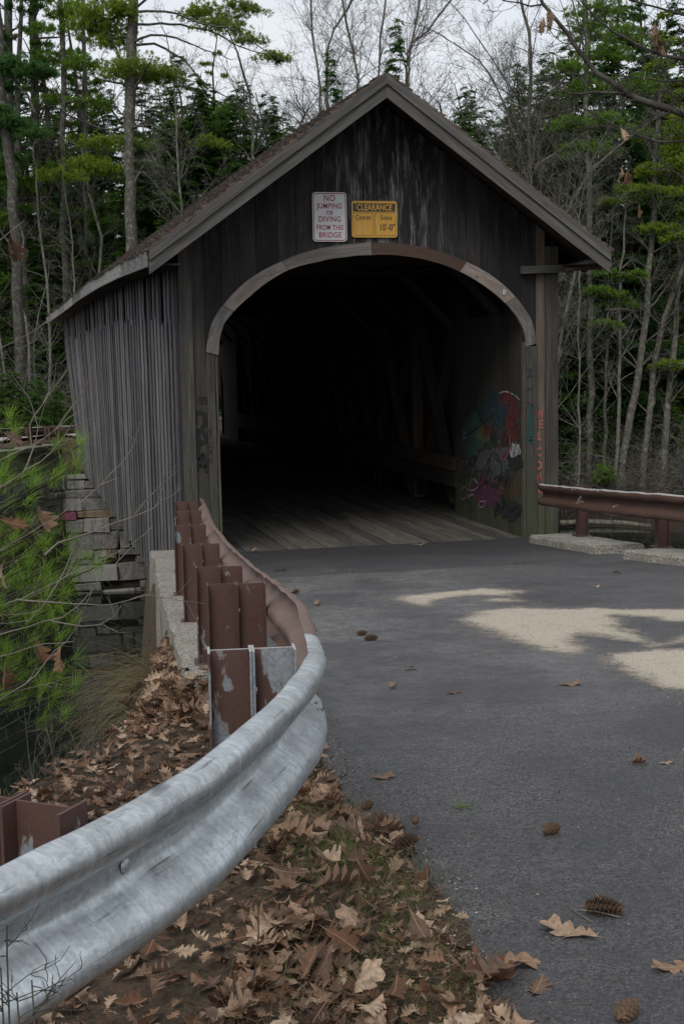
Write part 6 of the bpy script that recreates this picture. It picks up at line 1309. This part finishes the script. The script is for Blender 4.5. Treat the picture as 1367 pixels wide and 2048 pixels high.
for pts, r in TW:
    dz = rr.uniform(-.35, .35); P = [at(x, y, D0+dz) for x, y in pts]
    if pts[0][0] < -20: P = [at(-420, pts[0][1]+(pts[0][1]-pts[1][1])*2, 4.7)]+P
    Q = np.array(resample(P, .04)); Q[2:-1] += nrg.normal(0, .0022, Q[2:-1].shape); tc.tube(Q-sb, np.linspace(r, .0012, len(Q)), 5)
    for j in range(5 if r > .003 else 2): i = rr.randrange(len(Q)//3, len(Q)); dd = Q[min(i+1, len(Q)-1)]-Q[i-1]; grow(tc, rr, Q[i]-sb, dd/np.linalg.norm(dd)+np.array([rr.gauss(0, .5), rr.gauss(0, .5), rr.gauss(.3, .5)]), rr.uniform(.05, .22), .0016, 1, .1, .12, .4, .0009)
put('twigs', tc.mesh('twigs', M['twignear']), root)
hv = [(82, 1305, 1, (1.4, 1.3, .4), 'crumpled dead oak leaf hanging lowest among the pine needles'), (118, 1320, 2, (1.2, 1.5, 2.), 'narrow dead leaf hanging beside the lowest crumpled one'), (80, 1040, 3, (1.0, 1.2, .2), 'dark red-brown leaf hanging from the sapling'), (28, 1047, 0, (.9, .3, .2), 'pale curled leaf on the left twigs'),
      (5, 1150, 2, (1.3, 1.4, 1), 'rust brown leaf at the left edge below the pale curled leaf'), (8, 1355, 5, (1.2, 1.4, 2.2), 'dark leaf at the left edge above the weeds'), (25, 876, 0, (1.2, .4, .8), 'tan leaf in front of the far guardrail'), (18, 500, 3, (1.2, 1.4, .4), 'dark brown leaf hanging alone high at the left edge')]
for px, py, k, rot, lab in hv: hang_leaf(px, py, 4.45, .095, k, rot, lab)
ps = at(-300, 1500, 5.0); ps[2] = float(Hz(ps[0], ps[1])[0])-.1
root = thing('pine_sapling', 'young white pine with fresh green needle tufts at the left edge', 'sapling', tuple(ps))
TU = [(160, 890), (155, 935), (120, 938), (62, 948), (45, 960), (110, 960), (20, 835), (28, 870), (8, 955), (60, 1000), (18, 1010), (40, 1052), (100, 1052), (172, 1115), (190, 1135), (150, 1150), (60, 1132), (92, 1142), (30, 1170), (92, 1195), (30, 1232), (112, 1215), (80, 1240),
      (145, 1250), (60, 1285), (112, 1360), (152, 1372), (50, 1392), (18, 1350), (130, 1430), (60, 1332), (5, 1290), (30, 1412), (0, 1060), (75, 1090), (130, 1190), (5, 1180), (45, 1200), (10, 1110), (150, 1320), (85, 1380), (35, 1310), (120, 1280), (5, 1400), (70, 1170), (100, 1250), (140, 1080), (25, 1080)]
tt = TC(); st_ = np.array(resample([ps, at(-280, 1200, 5.), at(-260, 800, 5.), at(-250, 500, 5.)], .1))-ps; tt.tube(st_, np.linspace(.03, .01, len(st_)), 8); tc = TC(); rt, dr, ln = [], [], []
for x, y in TU+[(x_-45, y_+rr.uniform(-30, 30)) for x_, y_ in TU[::1]]:
    d = 4.9+rr.uniform(-.5, .6); e = at(x, y, d); s_ = at(-270, y+rr.uniform(0, 60)+60, 5.); mid = (e+s_)/2-(0, 0, .05+rr.random()*.06); Q = np.array(resample([s_, mid, e], .08)); tc.tube(Q-ps, np.linspace(.006, .0022, len(Q)), 4)
    ax = Q[-1]-Q[-3]; ax /= np.linalg.norm(ax); ax = ax*.8+np.array([rr.gauss(0, .3), rr.gauss(0, .3), .35+rr.gauss(0, .25)]); ax /= np.linalg.norm(ax)
    for c, n in ((e, 52), (e-ax*.03, 24)):
        rt.append(np.tile(c, (n, 1))-ps+nrg.normal(0, .006, (n, 3))); dr.append(ax[None]*.75+nrg.normal(0, .38, (n, 3))); ln.append(nrg.uniform(.06, .105, n))
put('stem', tt.mesh('stem', M['twigdark']), root); put('twigs', tc.mesh('twigs', M['twigdark']), root)
blades('needles', np.concatenate(rt), np.concatenate(dr), np.concatenate(ln), .0018, M['pinenear'], np.full(sum(map(len, ln)), .12), None, None, parent=root, kind=None, seg=2)
# dry weed stalks in front of the water
rr = random.Random(8)
for i in range(40):
    px = rr.uniform(-30, 215); py = rr.uniform(1500, 1580) if px < 120 else rr.uniform(1470, 1540); p = onz(px, py, .75); p[2] = float(Hz(p[0], p[1])[0])-.02; tc = TC()
    grow(tc, rr, p, (rr.gauss(0, .25), rr.gauss(0, .2), 1), rr.uniform(.18, .52), .0032, 2, .1, .10, .55, .0013)
    o = put('weed_stalk', tc.mesh('weed_stalk', M['twig'] if i % 3 else M['twigfar'])); tag(o, 'dry branching weed stalk on the bank edge above the dark water', 'weed', 'dry weed stalks on the bank edge')
for i, (px, py, top) in enumerate(((20, 2060, 1850), (8, 2060, 1935), (70, 2060, 1960), (40, 2060, 1985))):
    p = at(px, py, 2.25); q = at(px-6, top, 2.25); tc = TC(); g = float(Hz(p[0], p[1])[0]); p0 = np.array([p[0], p[1], g]); tc.tube(resample([p0, p, q], .08), np.linspace(.003, .0015, len(resample([p0, p, q], .08))), 5)
    for _ in range(5): grow(tc, rr, p+(q-p)*rr.uniform(.1, .9), (rr.gauss(0, 1), rr.gauss(0, 1), .7), rr.uniform(.05, .16), .0013, 1, .1, .25, .5, .0009)
    o = put('weed_stalk', tc.mesh('weed_stalk', M['twigdark'])); tag(o, ['tall dark stalk standing before the galvanised rail at bottom left', 'short dark stalk at the bottom left corner', 'branching dark stalk right of the tall one at bottom left', 'low wiry stalk at bottom left'][i], 'weed')
for i, (a, b) in enumerate((((505, 1990), (515, 1760)), ((530, 1985), (640, 1870)), ((400, 1905), (500, 1880)), ((475, 2000), (430, 1850)))):
    p = onz(*a, 1.03); q = at(*b, 3.75); m = MB(); m.tube([p, (p+q)/2+(.01, 0, .01), q], [.0022, .002, .001], 5); tag(m.build('weed_stalk', M['twigdark']), ['upright reddish stalk among the verge leaves below the rail', 'slanting thin stalk pointing to the asphalt edge', 'short stalk crossing the leaf drift', 'stalk leaning left in the leaf drift'][i], 'weed')
